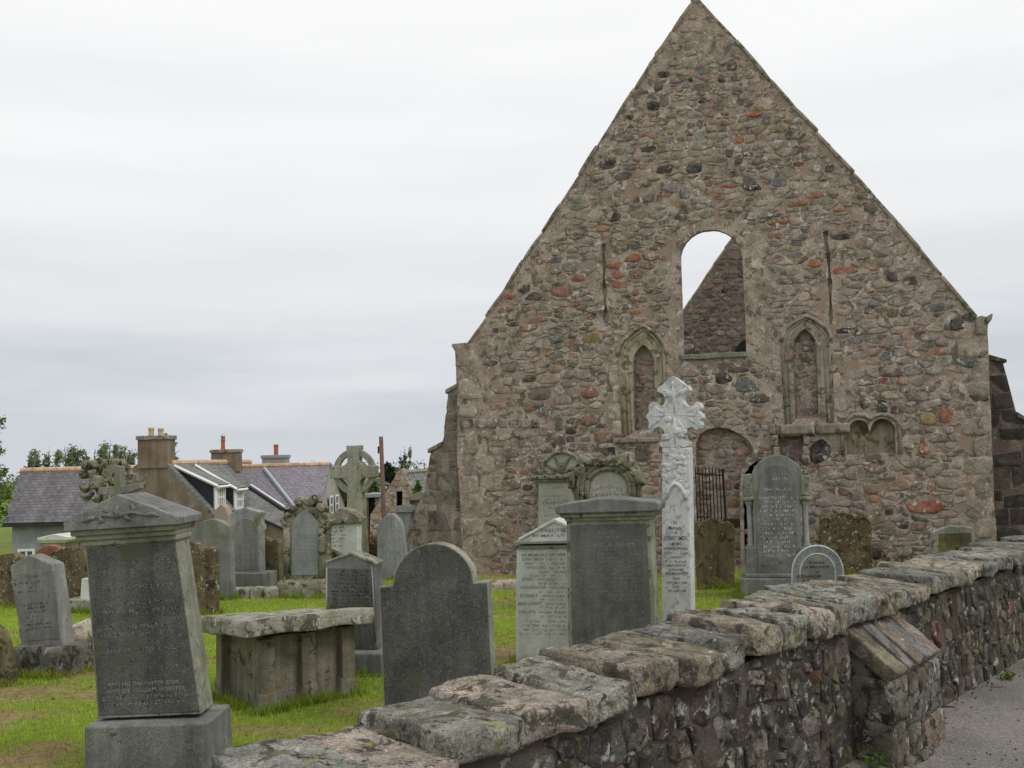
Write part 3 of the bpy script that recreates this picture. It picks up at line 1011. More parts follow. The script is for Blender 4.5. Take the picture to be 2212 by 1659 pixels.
# big dressed corner stones
def quoin(poly, h, c, rr_):
    m_ = MB()
    stone_bump(m_, poly, h, c, rr_)
    m_.build('corner_stone', M['rubble'], gable)
rr = random.Random(5)
v = 770
i = 0
while v < 1225:
    hgt = rr.uniform(34, 52)
    lft = 986 + (v - 762) * 0.03
    wl = (rr.uniform(62, 80) if i % 2 else rr.uniform(34, 46))
    if not (893 < v + hgt / 2 < 932):
        q = CH.pts([(lft + 2, v + 2), (lft + wl, v + 1), (lft + wl, v + hgt - 3), (lft + 3, v + hgt - 2)])
        forb.append(q)
        quoin([(p[0] + rr.gauss(0, .004), p[1] + rr.gauss(0, .004)) for p in chaikin(q[::-1], 1)], 0.014, pick(rr, [((0.22, 0.19, 0.165), 3), ((0.19, 0.17, 0.15), 2), ((0.25, 0.22, 0.19), 2)]), rr)
    rgt = 2133 + (v - 705) * 0.041
    wr = (rr.uniform(34, 46) if i % 2 else rr.uniform(62, 78))
    q = CH.pts([(rgt - wr, v + 2 - 40), (rgt - 2, v - 43), (rgt - 2, v + hgt - 45), (rgt - wr, v + hgt - 42)])
    forb.append(q)
    quoin([(p[0] + rr.gauss(0, .004), p[1] + rr.gauss(0, .004)) for p in chaikin(q[::-1], 1)], 0.014, pick(rr, [((0.2, 0.175, 0.15), 3), ((0.12, 0.11, 0.1), 2), ((0.25, 0.22, 0.19), 1)]), rr)
    v += hgt
    i += 1
for (u0, v0, u1, v1, c) in ((1316, 788, 1338, 828, (0.38, 0.345, 0.29)), (1324, 831, 1341, 868, (0.42, 0.385, 0.325)), (1314, 871, 1343, 906, (0.35, 0.315, 0.265)), (1322, 909, 1345, 944, (0.40, 0.365, 0.31)), (1440, 800, 1456, 840, (0.33, 0.29, 0.23)), (1442, 843, 1466, 885, (0.31, 0.275, 0.22)),
                            (1668, 758, 1688, 800, (0.28, 0.245, 0.21)), (1674, 803, 1690, 846, (0.31, 0.275, 0.235)), (1664, 849, 1692, 888, (0.27, 0.235, 0.2)), (1672, 891, 1694, 922, (0.30, 0.265, 0.225)), (1797, 760, 1822, 802, (0.27, 0.235, 0.2)), (1799, 805, 1816, 850, (0.30, 0.26, 0.22)), (1801, 853, 1828, 890, (0.26, 0.23, 0.195))):
    q = CH.pts([(u0, v1), (u1, v1 - 1), (u1, v0), (u0, v0 + 1)])
    forb.append(q)
    quoin(chaikin(q, 1), 0.010, c, rr)
# row of dark dressed stones of the string course at the left corner
for (ua, ub, c) in ((992, 1022, DKB), (1026, 1050, (0.19, 0.18, 0.17)), (1052, 1074, (0.14, 0.135, 0.13)), (1077, 1096, (0.2, 0.19, 0.18)), (1098, 1126, (0.12, 0.11, 0.11)), (1128, 1144, (0.2, 0.19, 0.18)), (1146, 1163, DKB)):
    q = CH.pts([(ua, 925), (ub, 924), (ub, 905), (ua, 906)])
    quoin(chaikin(q, 1), 0.02, c, rr)
G_in = CH.pts([(1004, 1250), (1000, 1235), (992, 1000), (990, 775), (1022, 748), (1140, 572), (1258, 390), (1380, 205), (1495, 25), (1512, 22),
               (1580, 100), (1655, 186), (1752, 294), (1830, 384), (1928, 494), (2023, 606), (2100, 697), (2127, 720), (2135, 930), (2146, 1165), (2150, 1250)])
SL, SR = CH.pts([(1010, 744), (1491, 8)]), CH.pts([(1513, 2), (2110, 684)])
def edge_d(p, s):
    ax, az = s[1][0] - s[0][0], s[1][1] - s[0][1]
    return abs((p[0] - s[0][0]) * az - (p[1] - s[0][1]) * ax) / math.hypot(ax, az)
zt_ = CH.pt(1500, 130)[1]
xl_, zl0, zl1 = CH.pt(1090, 800)[0], CH.pt(1000, 900)[1], CH.pt(1000, 750)[1]
def plainer(x, z):
    e_ = min(edge_d((x, z), SL), edge_d((x, z), SR))
    f = 0.4 if e_ < 0.34 else 0.0
    if z > zt_:
        f = 0.6
    if x < xl_ and z > zl0:
        f = 0.6
    return max(f, 0.3 if noise.noise((x * 0.7, z * 0.9, 5)) > 0.42 else 0)
rub = MB()
rubble(rub, G_in, forb, 11, cw=(0.08, 0.36), ch=(0.055, 0.16), gap=(0.002, 0.014), hgt=(0.003, 0.015), specials=specials, keep=1.0, asp=1.75, drop=plainer)
rub.build('rubble_facing', M['rubble'], gable, smooth=True)
# rubble at the back of the blind recesses
rub = MB()
for h, dp, k in H_blind:
    if k == 'rub':
        t_ = MB()
        x0_, x1_ = min(p[0] for p in h) - 0.35, max(p[0] for p in h) + 0.35
        z0_, z1_ = min(p[1] for p in h) - 0.05, max(p[1] for p in h) + 0.25
        rubble(t_, [(x0_, z0_), (x1_, z0_), (x1_, z1_), (x0_, z1_)], [], int(dp * 1000 + h[0][0] * 10), cw=(0.12, 0.3), ch=(0.08, 0.16), hgt=(0.006, 0.018))
        rub.add([(p[0], p[1] + dp - 0.002, p[2]) for p in t_.v], t_.f)
        rub.c += t_.c
        rub.col = None
rub.build('rubble_facing', M['rubble'], gable, smooth=True)
# window surround, sill
def band(outer, inner, y, mat, name, parent, depth=0.06):
    m_ = MB()
    n = len(outer)
    vs = [(p[0], y, p[1]) for p in outer] + [(p[0], y, p[1]) for p in inner] + [(p[0], y + depth, p[1]) for p in inner] + [(p[0], 0.0, p[1]) for p in outer]
    fs = []
    for i in range(n - 1):
        fs.append((i, i + 1, n + i + 1, n + i))
        fs.append((n + i, n + i + 1, 2 * n + i + 1, 2 * n + i))
        fs.append((3 * n + i, 3 * n + i + 1, i + 1, i))
    m_.add(vs, fs)
    return m_.build(name, mat, parent)
sill = MB()
sill.prism(rough_line(CH.pts([(1471, 778), (1471, 767), (1615, 760), (1616, 771)]), 0.1, 0.003, 1), -0.05, 0.4)
sill.build('window_sill', M['slab_grey'], gable, bevel=0.01)
for lin, lout in ((lanL_in, lanL_out), (lanR_in, lanR_out)):
    a, b = CH.pts(lout), CH.pts(lin)
    lm = M['buff'] if lin is lanL_in else M['dressed']
    ln = band(a, b, -0.008, lm, 'lancet_surround', gable, 0.05)
    mo = MB()
    for f, r_, yy in ((0.12, 0.022, -0.006), (0.45, 0.026, 0.008), (0.75, 0.020, 0.012), (0.98, 0.016, 0.03)):
        pth = [(a[i][0] * (1 - f) + b[i][0] * f + rr.gauss(0, .006), yy + rr.gauss(0, .004), a[i][1] * (1 - f) + b[i][1] * f) for i in range(len(a))]
        mo.tube(pth, r_, 8)
    mo.build('moulding', lm, ln, smooth=True)
    hd = MB()
    top = [(p[0] + (p[0] - (a[8][0])) * 0.06, -0.045, p[1] + 0.03) for p in a[2:-2]]
    top = [(q[0] + rr.gauss(0, .008), -0.02, q[2] + rr.gauss(0, .008)) for q in top]
    hd.tube(top, 0.030, 8)
    hd.build('hood_mould', M['dressed'], ln, smooth=True)
# projecting courses
sc_ = MB()
rr = random.Random(8)
def course(pl, pr, hpx, y, seed):
    A, B = CH.pt(*pl), CH.pt(*pr)
    k = max(1, int((B[0] - A[0]) / 0.35))
    hh = abs(CH.pt(pl[0], pl[1] + hpx)[1] - A[1])
    for j in range(k):
        t = (j + 0.5) / k
        Mx = Matrix.Translation((A[0] + (B[0] - A[0]) * t, y, A[1] + (B[1] - A[1]) * t - hh / 2))
        piece('string_course', M['dressed'], gable, seed + j, Mx, (B[0] - A[0]) / k * 0.99, 0.14, hh, 4, 0.3, 0.02)
course((1684, 919), (1836, 913), 22, -0.01, 20)
course((1326, 946), (1424, 944), 10, 0.02, 40)
hm = MB()
hp = CH.pts([(1822, 985), (1819, 940), (1826, 916)] + arc(1855, 926, 33, 30, 150, 60, 6) + [(1879, 906)] + arc(1907, 928, 36, 33, 115, 0, 8) + [(1944, 980)])
hm.tube([(p[0], 0.0, p[1]) for p in hp], 0.032, 8)
hm.build('hood_mould', M['dressed'], gable, smooth=True)
jm = MB()
for (u0, v0, u1, v1, w_) in ((1666, 915, 1680, 990, 0.10), (1742, 945, 1740, 1000, 0.09)):
    A, B = CH.pt(u0, v0), CH.pt(u1, v1)
    for j in range(3):
        t = (j + 0.5) / 3
        piece('jamb_stone', M['dressed'], gable, 60 + j + int(u0), Matrix.Translation((A[0] + (B[0] - A[0]) * t, -0.01, A[1] + (B[1] - A[1]) * t)), w_, 0.14, (A[1] - B[1]) / 3 * 1.02, 4, 0.4, 0.025)
# copings along the slopes and the two skewputts
cop = MB()
def slope_stones(line, seed, yoff=0.0, t=0.06, tgt=None):
    tgt = tgt or gable
    rr = random.Random(seed)
    for i in range(len(line) - 1):
        a, b = Vector((line[i][0], 0, line[i][1])), Vector((line[i + 1][0], 0, line[i + 1][1]))
        ln = (b - a).length
        k = max(1, round(ln / 0.62))
        ang = math.atan2(b.z - a.z, b.x - a.x)
        for j in range(k):
            p = a + (b - a) * ((j + 0.5) / k)
            Mx = Matrix.Translation((p.x, yoff + TH / 2 + rr.gauss(0, 0.008), p.z)) @ Matrix.Rotation(-ang + rr.gauss(0, 0.012), 4, 'Y') @ Matrix.Translation((0, 0, -0.012))
            piece('coping_stone', M['dressed'], tgt, rr.randint(0, 999), Mx, ln / k * 1.03, TH + 0.05, t * rr.uniform(0.85, 1.15), 6, 0.3, 0.018, None, 4)
slope_stones(CH.pts([(1010, 744), (1130, 562), (1250, 378), (1370, 190), (1491, 8)]), 1)
slope_stones(CH.pts([(1513, 2), (1590, 86), (1665, 172), (1765, 283), (1843, 372), (1940, 482), (2035, 594), (2110, 684)]), 2)
ap = MB()
a_ = CH.pt(1502, 0)
rough_block(ap, Matrix.Translation((a_[0], TH / 2, a_[1] - 0.02)), 0.16, TH + 0.04, 0.12, 77, 3, 0.4, 0.02)
ap.build('apex_stone', M['dressed'], gable, smooth=True)
for o_, wt_ in (([(984, 790), (987, 770), (984, 760), (976, 747), (977, 743), (1012, 740), (1014, 790)], 0), ([(2108, 722), (2106, 686), (2120, 682), (2133, 686), (2142, 677), (2144, 679), (2142, 690), (2134, 700), (2132, 722)], 1)):
    m_ = MB()
    m_.prism(CH.pts(o_), -0.03, TH + 0.02)
    m_.build('skewputt', M['carved'] if wt_ else M['buff'], gable, bevel=0.012)

# buttresses
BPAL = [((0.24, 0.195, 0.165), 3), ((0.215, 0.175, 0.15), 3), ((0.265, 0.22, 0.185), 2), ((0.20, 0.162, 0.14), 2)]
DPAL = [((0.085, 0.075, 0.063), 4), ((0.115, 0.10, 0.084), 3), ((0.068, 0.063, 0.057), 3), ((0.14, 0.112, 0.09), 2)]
def buttress(px, y0, th, pal, seed, mat, caps):
    b = MB()
    o = CH.pts(px, y0)
    b.prism(rough_line(o, 0.25, 0.006, seed), y0, y0 + th)
    bo = b.build('buttress', mat, church, bevel=0.012)
    ashlar(Each('ashlar_block', M['butt'], bo, y0), o, seed, pal)
    c_ = MB()
    for (pa, pb) in caps:
        A, B = CH.pt(*pa, y0), CH.pt(*pb, y0)
        n = Vector((-(B[1] - A[1]), B[0] - A[0])).normalized() * 0.07
        c_.prism([(A[0], A[1]), (B[0], B[1]), (B[0] - n.x, B[1] - n.y), (A[0] - n.x, A[1] - n.y)] if False else [(A[0], A[1] - 0.07), (B[0], B[1] - 0.07), (B[0], B[1]), (A[0], A[1])], y0 - 0.04, y0 + th + 0.04)
    c_.build('weathering', mat, bo, bevel=0.01)
buttress([(1005, 1250), (1000, 1100), (988, 828), (968, 845), (956, 955), (952, 960), (930, 975), (917, 1060), (900, 1095), (880, 1150), (862, 1250)], 0.22, 0.75, BPAL, 31, M['dressed'], [((963, 842), (992, 826)), ((925, 970), (957, 953))])
buttress([(2300, 1260), (2266, 1060), (2240, 935), (2228, 918), (2196, 894), (2166, 780), (2134, 768), (2128, 900), (2140, 1260)], 0.7, 0.9, DPAL, 32, M['mortar_shade_damp'], [])
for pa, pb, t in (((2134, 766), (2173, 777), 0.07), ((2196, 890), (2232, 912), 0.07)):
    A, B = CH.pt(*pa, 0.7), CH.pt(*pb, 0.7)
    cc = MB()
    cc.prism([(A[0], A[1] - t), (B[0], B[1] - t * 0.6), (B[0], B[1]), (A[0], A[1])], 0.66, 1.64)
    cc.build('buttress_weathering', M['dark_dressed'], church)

# far gable and side walls of the roofless nave
LN = 16.0
W_ = CH.pt(2145, 1000)[0]
FO = [(p[0] + 0.28, p[1]) for p in G_out]
fg = MB()
foff = (0.18, 0.0)
holed_face(fg, FO, [], LN)
loop_wall(fg, FO, LN, LN + TH)
holed_face(fg, FO, [], LN + TH)
fgo = fg.build('gable_wall', M['mortar_shade_damp'], church, fix=False)  # mortar tone carries the shade at the nave's far end
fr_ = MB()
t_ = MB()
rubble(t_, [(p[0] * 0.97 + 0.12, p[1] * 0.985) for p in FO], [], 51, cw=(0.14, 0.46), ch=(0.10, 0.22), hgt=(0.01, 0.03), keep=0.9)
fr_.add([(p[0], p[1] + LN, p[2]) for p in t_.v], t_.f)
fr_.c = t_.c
fr_.build('rubble_facing', M['rubble_shaded'], fgo, smooth=True)
nf = MB()
q = [CH.pt(u_, v_, LN) for u_, v_ in ((1582, 790), (1590, 752), (1602, 738), (1622, 730), (1650, 740), (1660, 800))]
nf.prism(q, LN - 0.055, LN - 0.035)
nf.build('recess_shade', M['dark'], fgo)  # flat black plate on the wall face, painted as the shade of an opening
cop = MB()
slope_stones([FO[4], FO[6], FO[8]], 5, LN, tgt=fgo)
slope_stones([FO[10], FO[13], FO[15], FO[17]], 6, LN, tgt=fgo)
for x0 in (0.06, W_ - 0.96):
    m_ = MB()
    ev = CH.pt(985, 775)[1]
    m_.box(x0, x0 + 0.9, TH, LN, -0.3, ev)
    wo = m_.build('side_wall', M['mortar'], church)
    for yy, sg in ((x0 + 0.9 if x0 < 1 else x0, 1 if x0 < 1 else -1),):
        t_ = MB()
        rubble(t_, [(TH, 0), (LN, 0), (LN, ev - 0.05), (TH, ev - 0.05)], [], 61 + int(x0), cw=(0.25, 0.6), ch=(0.18, 0.3), hgt=(0.01, 0.03))
        s_ = MB()
        s_.add([(yy - sg * p[1], p[0], p[2]) for p in t_.v], t_.f)
        s_.c = t_.c
        s_.build('rubble_facing', M['rubble'], wo, smooth=True)

# iron railing against the gable
rl = CH.thing('iron_railing', 'rusty black iron railing section beside the white cross against the church wall', 'railing')
m_ = MB()
n_ = 9
for i in range(n_):
    t = i / (n_ - 1)
    top = CH.pt(1502 + 59 * t, 1010 + 3 * t, -0.35)
    bot = CH.pt(1507 + 60 * t, 1135, -0.35)
    if i < n_ - 1:
        m_ = MB()
        m_.tube([(bot[0], -0.35, -0.1), (bot[0], -0.35, bot[1]), (top[0], -0.35, top[1]), (top[0], -0.35, top[1] + 0.03)], [0.009, 0.009, 0.009, 0.001], 5)
        m_.build('bar', M['iron'], rl, smooth=True)
p0, p1 = CH.pt(1561, 1012, -0.35), CH.pt(1568, 1125, -0.35)
m_ = MB()
m_.tube([(p1[0], -0.35, -0.1), (p1[0], -0.35, p1[1]), (p0[0], -0.35, p0[1])], 0.016, 6)
m_.lathe([(0.012, p1[1] - 0.05), (0.034, p1[1] - 0.02), (0.034, p1[1] + 0.02), (0.012, p1[1] + 0.05)], p1[0], -0.35, 8)
m_.build('end_post', M['iron'], rl)
a1, a2 = CH.pt(1501, 1023, -0.35), CH.pt(1562, 1027, -0.35)
m_ = MB()
m_.tube([(a1[0], -0.35, a1[1]), (a2[0], -0.35, a2[1])], 0.011, 5)
m_.build('top_rail', M['iron'], rl)
m_ = MB()
m_.tube([(a1[0], -0.35, 0.15), (a2[0], -0.35, 0.15)], 0.011, 5)
m_.build('bottom_rail', M['iron'], rl)

# ------------------------------------------------------------------ boundary wall with coping
bw = thing('boundary_wall', 'low rubble boundary wall with rough lichened coping stones beside the road', 'wall', WO, WA)
S0, S1 = -4.6, 13.5
CZ = 0.725
TOPZ = ((-5, 0.79), (-3.1, 0.815), (-2.5, 0.835), (-1.5, 0.862), (-0.75, 0.893), (0.4, 0.872), (1.1, 0.858), (2.3, 0.85), (5.5, 0.815), (14, 0.81))
LOWZ = ((-5, 0.71), (-3, 0.715), (-1.5, 0.728), (0.5, 0.735), (3, 0.735), (14, 0.725))
def lerp(t, s):
    return float(np.interp(s, [q[0] for q in t], [q[1] for q in t]))
m_ = MB()
m_.box(S0, S1, 0.03, 0.46, -0.35, CZ)
m_.build('wall_core', M['wallcore'], bw)
WPAL = [((0.098, 0.085, 0.069), 30), ((0.13, 0.115, 0.096), 22), ((0.105, 0.080, 0.066), 16), ((0.075, 0.072, 0.068), 14), ((0.165, 0.125, 0.10), 10), ((0.20, 0.18, 0.155), 6), ((0.19, 0.105, 0.08), 3)]
t_ = MB()
rubble(t_, [(S0, -0.02), (S1, -0.02), (S1, CZ + 0.01), (S0, CZ + 0.01)], [[(0.14, -0.1), (0.70, -0.1), (0.70, 0.6), (0.14, 0.6)]], 71, cw=(0.06, 0.16), ch=(0.07, 0.17), gap=(0.002, 0.008), hgt=(0.006, 0.026), pal=WPAL, skew=-0.10, keep=0.985, asp=0.95, soft=0, wgt=0.4)
s_ = MB()
s_.add([(p[0], p[1] + 0.035, p[2]) for p in t_.v], t_.f)
s_.c = t_.c
s_.build('rubble_facing', M['wallstone'], bw)
CPAL = [(0.25, 0.235, 0.192), (0.215, 0.207, 0.175), (0.285, 0.255, 0.208), (0.26, 0.225, 0.178), (0.225, 0.222, 0.195), (0.32, 0.27, 0.225), (0.18, 0.178, 0.16)]
rr = random.Random(21)
s = S0
k = 0
while s < S1:
    near = s < 2.5
    ln = rr.uniform(0.23, 0.39) if near else rr.uniform(0.28, 0.46)
    m_ = MB()
    c = rr.choice(CPAL)
    j = rr.uniform(0.85, 1.15)
    c = tuple(x * j * 1.12 for x in c)
    Mx = Matrix.Rotation(rr.gauss(0.0, 0.04), 4, 'Z') @ Matrix.Rotation(rr.gauss(0.05, 0.025), 4, 'X') @ Matrix.Rotation(rr.gauss(0.045, 0.03), 4, 'Y')
    zt_, zl_ = lerp(TOPZ, s + ln / 2), lerp(LOWZ, s + ln / 2)
    th_ = (zt_ - zl_) * rr.uniform(0.9, 1.12) - 0.018
    rough_block(m_, Mx, ln * rr.uniform(1.02, 1.08), rr.uniform(0.48, 0.54), th_, rr.randint(0, 9999), 18 if near else 8, 0.36, 0.036, c, 4.2)
    o = m_.build('coping_stone', M['coping'], bw, smooth=True)
    o.location = (s + ln / 2, 0.222 + rr.gauss(0, 0.01), (zt_ + zl_) / 2 + 0.007 + rr.gauss(0, 0.006))
    s += ln
    k += 1
# small buttress of the wall
m_ = MB()
y_f = -0.19
m_.prism([(0.11, -0.05), (0.73, -0.05), (0.73, 0.47), (0.11, 0.47)], y_f + 0.04, 0.1)
m_.add([(x_, y_, z_) for x_ in (0.11, 0.72) for y_, z_ in ((0.05, 0.62), (-0.17, 0.47), (-0.17, 0.2), (0.05, 0.2))], [(0, 1, 2, 3), (7, 6, 5, 4), (0, 4, 5, 1), (1, 5, 6, 2), (2, 6, 7, 3), (3, 7, 4, 0)])
wb = m_.build('wall_buttress', M['mottled_base'], bw)
xx = 0.085
rr = random.Random(4)
cols = [(0.20, 0.18, 0.13), (0.20, 0.192, 0.18), (0.215, 0.18, 0.15), (0.195, 0.19, 0.178), (0.235, 0.195, 0.16)]
ang = math.atan2(0.20, 0.26)
for i in range(5):
    ww = (0.155, 0.12, 0.135, 0.13, 0.11)[i]
    Mx = Matrix.Translation((xx + ww / 2, -0.072, 0.585 + rr.gauss(0, 0.005))) @ Matrix.Rotation(ang, 4, 'X')
    piece('cope_slab', M['cope_slab'], wb, 300 + i, Mx, ww * 0.97, 0.33 + rr.gauss(0, .012), 0.08, 9, 0.16, 0.02, cols[i], 5)
    xx += ww
for (x0, x1, z0, z1, y0, sd_, c) in [(0.10 + (q[0] - 0.21) * 0.8, 0.10 + (q[1] - 0.21) * 0.8, *q[2:]) for q in ((0.21, 0.44, 0.25, 0.47, 0.0, 1, (0.19, 0.175, 0.15)), (0.44, 0.62, 0.36, 0.47, 0.0, 2, (0.17, 0.15, 0.13)), (0.62, 0.78, 0.34, 0.47, 0.0, 3, (0.14, 0.12, 0.105)), (0.78, 1.0, 0.36, 0.48, -0.01, 4, (0.24, 0.23, 0.21)),
                                    (0.43, 1.0, 0.20, 0.37, 0.0, 5, (0.19, 0.18, 0.16)), (0.22, 0.44, 0.0, 0.24, 0.02, 6, (0.18, 0.165, 0.14)), (0.44, 0.62, 0.0, 0.2, 0.0, 7, (0.16, 0.15, 0.13)), (0.62, 1.03, -0.02, 0.2, -0.01, 8, (0.25, 0.20, 0.155)), (0.3, 0.7, -0.08, 0.05, -0.04, 9, (0.2, 0.185, 0.155)))]:
    piece('facing_stone', M['wallstone'], wb, 400 + sd_, Matrix.Translation(((x0 + x1) / 2, y_f + 0.075 + y0, (z0 + z1) / 2)), (x1 - x0), 0.18, (z1 - z0), 6, 0.25, 0.018, c)
for (z0, z1, sd_, c) in ((0.24, 0.47, 21, (0.15, 0.13, 0.11)), (0.0, 0.25, 22, (0.16, 0.14, 0.115))):
    piece('facing_stone', M['wallstone'], wb, 400 + sd_, Matrix.Translation((0.145, -0.08, (z0 + z1) / 2)), 0.12, 0.24, z1 - z0, 6, 0.25, 0.018, c)

# ------------------------------------------------------------------ gravestones
def down(fr, l, z=-0.25):
    o = fr.pts(l)
    return o + [(o[-1][0], z), (o[0][0], z)]
def HS(name, label, u, d, yaw, outline, th, mat, group=None, bevel=0.012, cat='gravestone', part='slab', jit=0.003, foot=True, y0=0.0):
    fr = Fr(u, d, yaw)
    root = fr.thing(name, label, cat, group)
    o = down(fr, outline) if foot else fr.pts(outline)
    if jit:
        o = rough_line(o, 0.12, jit, int(u * 7 + d))
    m_ = MB()
    m_.prism(o, y0, y0 + th)
    s_ = m_.build(part, mat, root, bevel=bevel)
    return fr, root, s_
def add_panel(fr, root, px, y0, y1, mat, name='panel', bevel=0.004):
    m_ = MB()
    m_.prism(fr.pts(px, y0), y0, y1)
    return m_.build(name, mat, root, bevel=bevel)
def inscr(fr, root, lines, mat, y=-0.004, name='inscription'):
    """lines: (text or None, left px, right px, height px)"""
    m_ = MB()
    for i, (s, a, b, h) in enumerate(lines):
        if s:
            write(m_, fr, s, a, b, h, y)
        else:
            worn(m_, fr, a, b, h, int(a[0] * 13 + a[1] * 7), y)
    if m_.v:
        return m_.build(name, mat, root, fix=False)

GG = 'gravestones in the churchyard'
# A: large near headstone with pediment
fr, r_, s_ = HS('pediment_headstone', 'tall dark granite headstone with a pediment cap on a block base, nearest at left', 320, 5.8, 0,
                [(211, 1553), (184, 1178), (380, 1164), (435, 1543)], 0.23, M['granite_green'], GG, 0.006, part='die', jit=0, foot=False)
add_panel(fr, r_, [(214, 1546), (187, 1184), (377, 1170), (431, 1538)], -0.006, 0.05, M['granite_dark'])
m_ = MB()
o = fr.pts([(181, 1570), (450, 1562)], -0.11)
o2 = fr.pts([(184, 1562), (448, 1554)], -0.09)
m_.prism([(o[0][0] + 0.02, -0.3), (o[1][0] + 0.03, -0.3), (o[1][0], o[1][1]), (o[0][0], o[0][1])], -0.11, 0.33)
m_.build('base', M['granite'], r_, bevel=0.012)
m_ = MB()
m_.prism(fr.pts([(137, 1149), (136, 1125), (253, 1068), (387, 1117), (387, 1133)], -0.10), -0.10, 0.33)
m_.build('pediment', M['granite'], r_, bevel=0.006)
m_ = MB()
m_.prism(fr.pts([(151, 1160), (150, 1146), (378, 1132), (378, 1145)], -0.07), -0.07, 0.30)
m_.prism(fr.pts([(163, 1170), (161, 1158), (380, 1144), (380, 1156)], -0.045), -0.045, 0.275)
m_.prism(fr.pts([(174, 1182), (172, 1168), (383, 1154), (384, 1167)], -0.02), -0.02, 0.25)
m_.build('cornice', M['granite_green'], r_, bevel=0.01)
m_ = MB()
for (a, b, c) in (((253, 1120), (250, 1105), (256, 1088)), ((250, 1115), (225, 1112), (205, 1120)), ((255, 1115), (285, 1106), (310, 1112)), ((232, 1113), (228, 1102), (232, 1092)), ((282, 1108), (290, 1098), (284, 1088)), ((205, 1118), (190, 1122), (175, 1128)), ((312, 1112), (330, 1110), (345, 1115)), ((270, 1111), (275, 1120), (285, 1124)), ((215, 1117), (222, 1126), (214, 1130))):
    pp = [fr.pt(*q, -0.10) for q in (a, b, c)]
    m_.tube([(q[0], -0.10, q[1]) for q in pp], [0.012, 0.016, 0.005], 6)
m_.build('carved_leaves', M['granite'], r_, smooth=True)
m_ = inscr(fr, r_, [('AND HIS DAUGHTER JESSIE', (232, 1483), (388, 1476), 8), ('WIFE OF WILLIAM WEBSTER', (230, 1499), (400, 1490), 9), (None, (221, 1514), (411, 1503), 8), (None, (243, 1527), (398, 1517), 9)]
           + [(None, (215 + i % 3 * 8, 1225 + i * 17), (385 + i * 1.5 - i % 2 * 18, 1214 + i * 17), 8) for i in (0, 1, 3, 5, 6, 8, 9, 11)], M['ink_light'], -0.0085)
m_ = inscr(fr, r_, [(None, (258, 1618), (352, 1613), 7)], M['ink_light'], -0.1125)

# B
fr, r_, s_ = HS('small_headstone', 'small grey pointed headstone leaning on a mottled rough base, far left foreground', 92, 8.75, -20,
                [(46, 1400), (21, 1222), (62, 1198), (112, 1219), (135, 1398)], 0.15, M['slab_grey'], GG)
add_panel(fr, r_, [(50, 1386), (27, 1240), (115, 1232), (130, 1380)], -0.004, 0.02, M['granite'])
inscr(fr, r_, [(None, (53, 1248), (82, 1246), 5), (None, (43, 1262), (95, 1258), 5), (None, (62, 1272), (72, 1271), 5), (None, (38, 1282), (90, 1278), 5), (None, (72, 1296), (80, 1295), 5), (None, (46, 1310), (108, 1304), 6), (None, (58, 1317), (97, 1313), 6),
               (None, (48, 1326), (104, 1322), 5), (None, (56, 1336), (88, 1333), 5), (None, (62, 1345), (100, 1341), 5), (None, (55, 1352), (110, 1347), 5), (None, (56, 1362), (108, 1356), 5)], M['ink_black'], -0.0065)
m_ = MB()
a, b = fr.pt(40, 1450), fr.pt(160, 1400)
rough_block(m_, Matrix.Translation(((a[0] + b[0]) / 2, 0.09, 0.09)), b[0] - a[0], 0.42, 0.36, 5, 6, 0.25, 0.03)
m_.build('base', M['mottled_base'], r_, smooth=True)

HS('scroll_headstone', 'worn brown headstone at the left edge behind the small grey pointed one', 12, 12.8, -15,
   [(-25, 1312), (-28, 1215), (0, 1199), (25, 1195), (42, 1203), (50, 1225), (53, 1312)], 0.14, M['brown'], GG)
HS('slab_headstone', 'dark brown headstone edge cut off by the left side of the view', -18, 8.3, -15,
   [(-45, 1455), (-45, 1335), (-8, 1368), (2, 1388), (14, 1455)], 0.13, M['green_brown'], GG)
HS('round_headstone', 'rounded red sandstone headstone behind a brown scroll topped one', 100, 14.0, -15,
   [(72, 1290), (69, 1203), (84, 1186), (103, 1177), (118, 1180), (127, 1188), (130, 1290)], 0.13, M['red_stone'], GG)
HS('scroll_headstone', 'narrow brown scroll topped headstone just left of the tall pediment headstone', 145, 13.0, -15,
   [(130, 1308), (110, 1215), (108, 1196), (114, 1189), (122, 1191), (135, 1184), (150, 1184), (158, 1189), (166, 1183), (177, 1185), (182, 1195), (180, 1240), (165, 1306)], 0.14, M['brown'], GG)
fr, r_, s_ = HS('pedestal_monument', 'pale pedestal monument with a low pointed cap against the grey house wall', 114, 16.5, -15,
                [(88, 1240), (88, 1166), (140, 1165), (140, 1240)], 0.5, M['buff'], GG, cat='monument', part='die')
m_ = MB()
m_.prism(fr.pts([(80, 1168), (79, 1162), (115, 1154), (147, 1160), (146, 1167)], -0.08), -0.08, 0.58)
m_.prism(fr.pts([(85, 1173), (83, 1167), (143, 1166), (141, 1172)], -0.04), -0.04, 0.54)
m_.build('cap', M['pale'], r_, bevel=0.01)
fr, r_, s_ = HS('pedestal_monument', 'white lichened stepped pedestal half hidden behind the tall pediment headstone', 175, 12.5, -15,
                [(172, 1300), (176, 1250), (215, 1250), (216, 1300)], 0.35, M['pale'], GG, cat='monument', part='die')
m_ = MB()
a, b = fr.pt(152, 1292), fr.pt(235, 1292)
m_.box(a[0], b[0], -0.12, 0.5, -0.2, a[1])
m_.build('step', M['tombslab'], r_, bevel=0.012)
p = at(176, 1350, 10.6)
m_ = MB()
rough_block(m_, Matrix.Translation((0, 0, 0.07)) @ Matrix.Rotation(0.5, 4, 'Z') @ Matrix.Rotation(-0.3, 4, 'Y'), 0.27, 0.24, 0.22, 12, 6, 0.35, 0.05)
o = m_.build('stone_fragment', M['pinkish'], smooth=True)
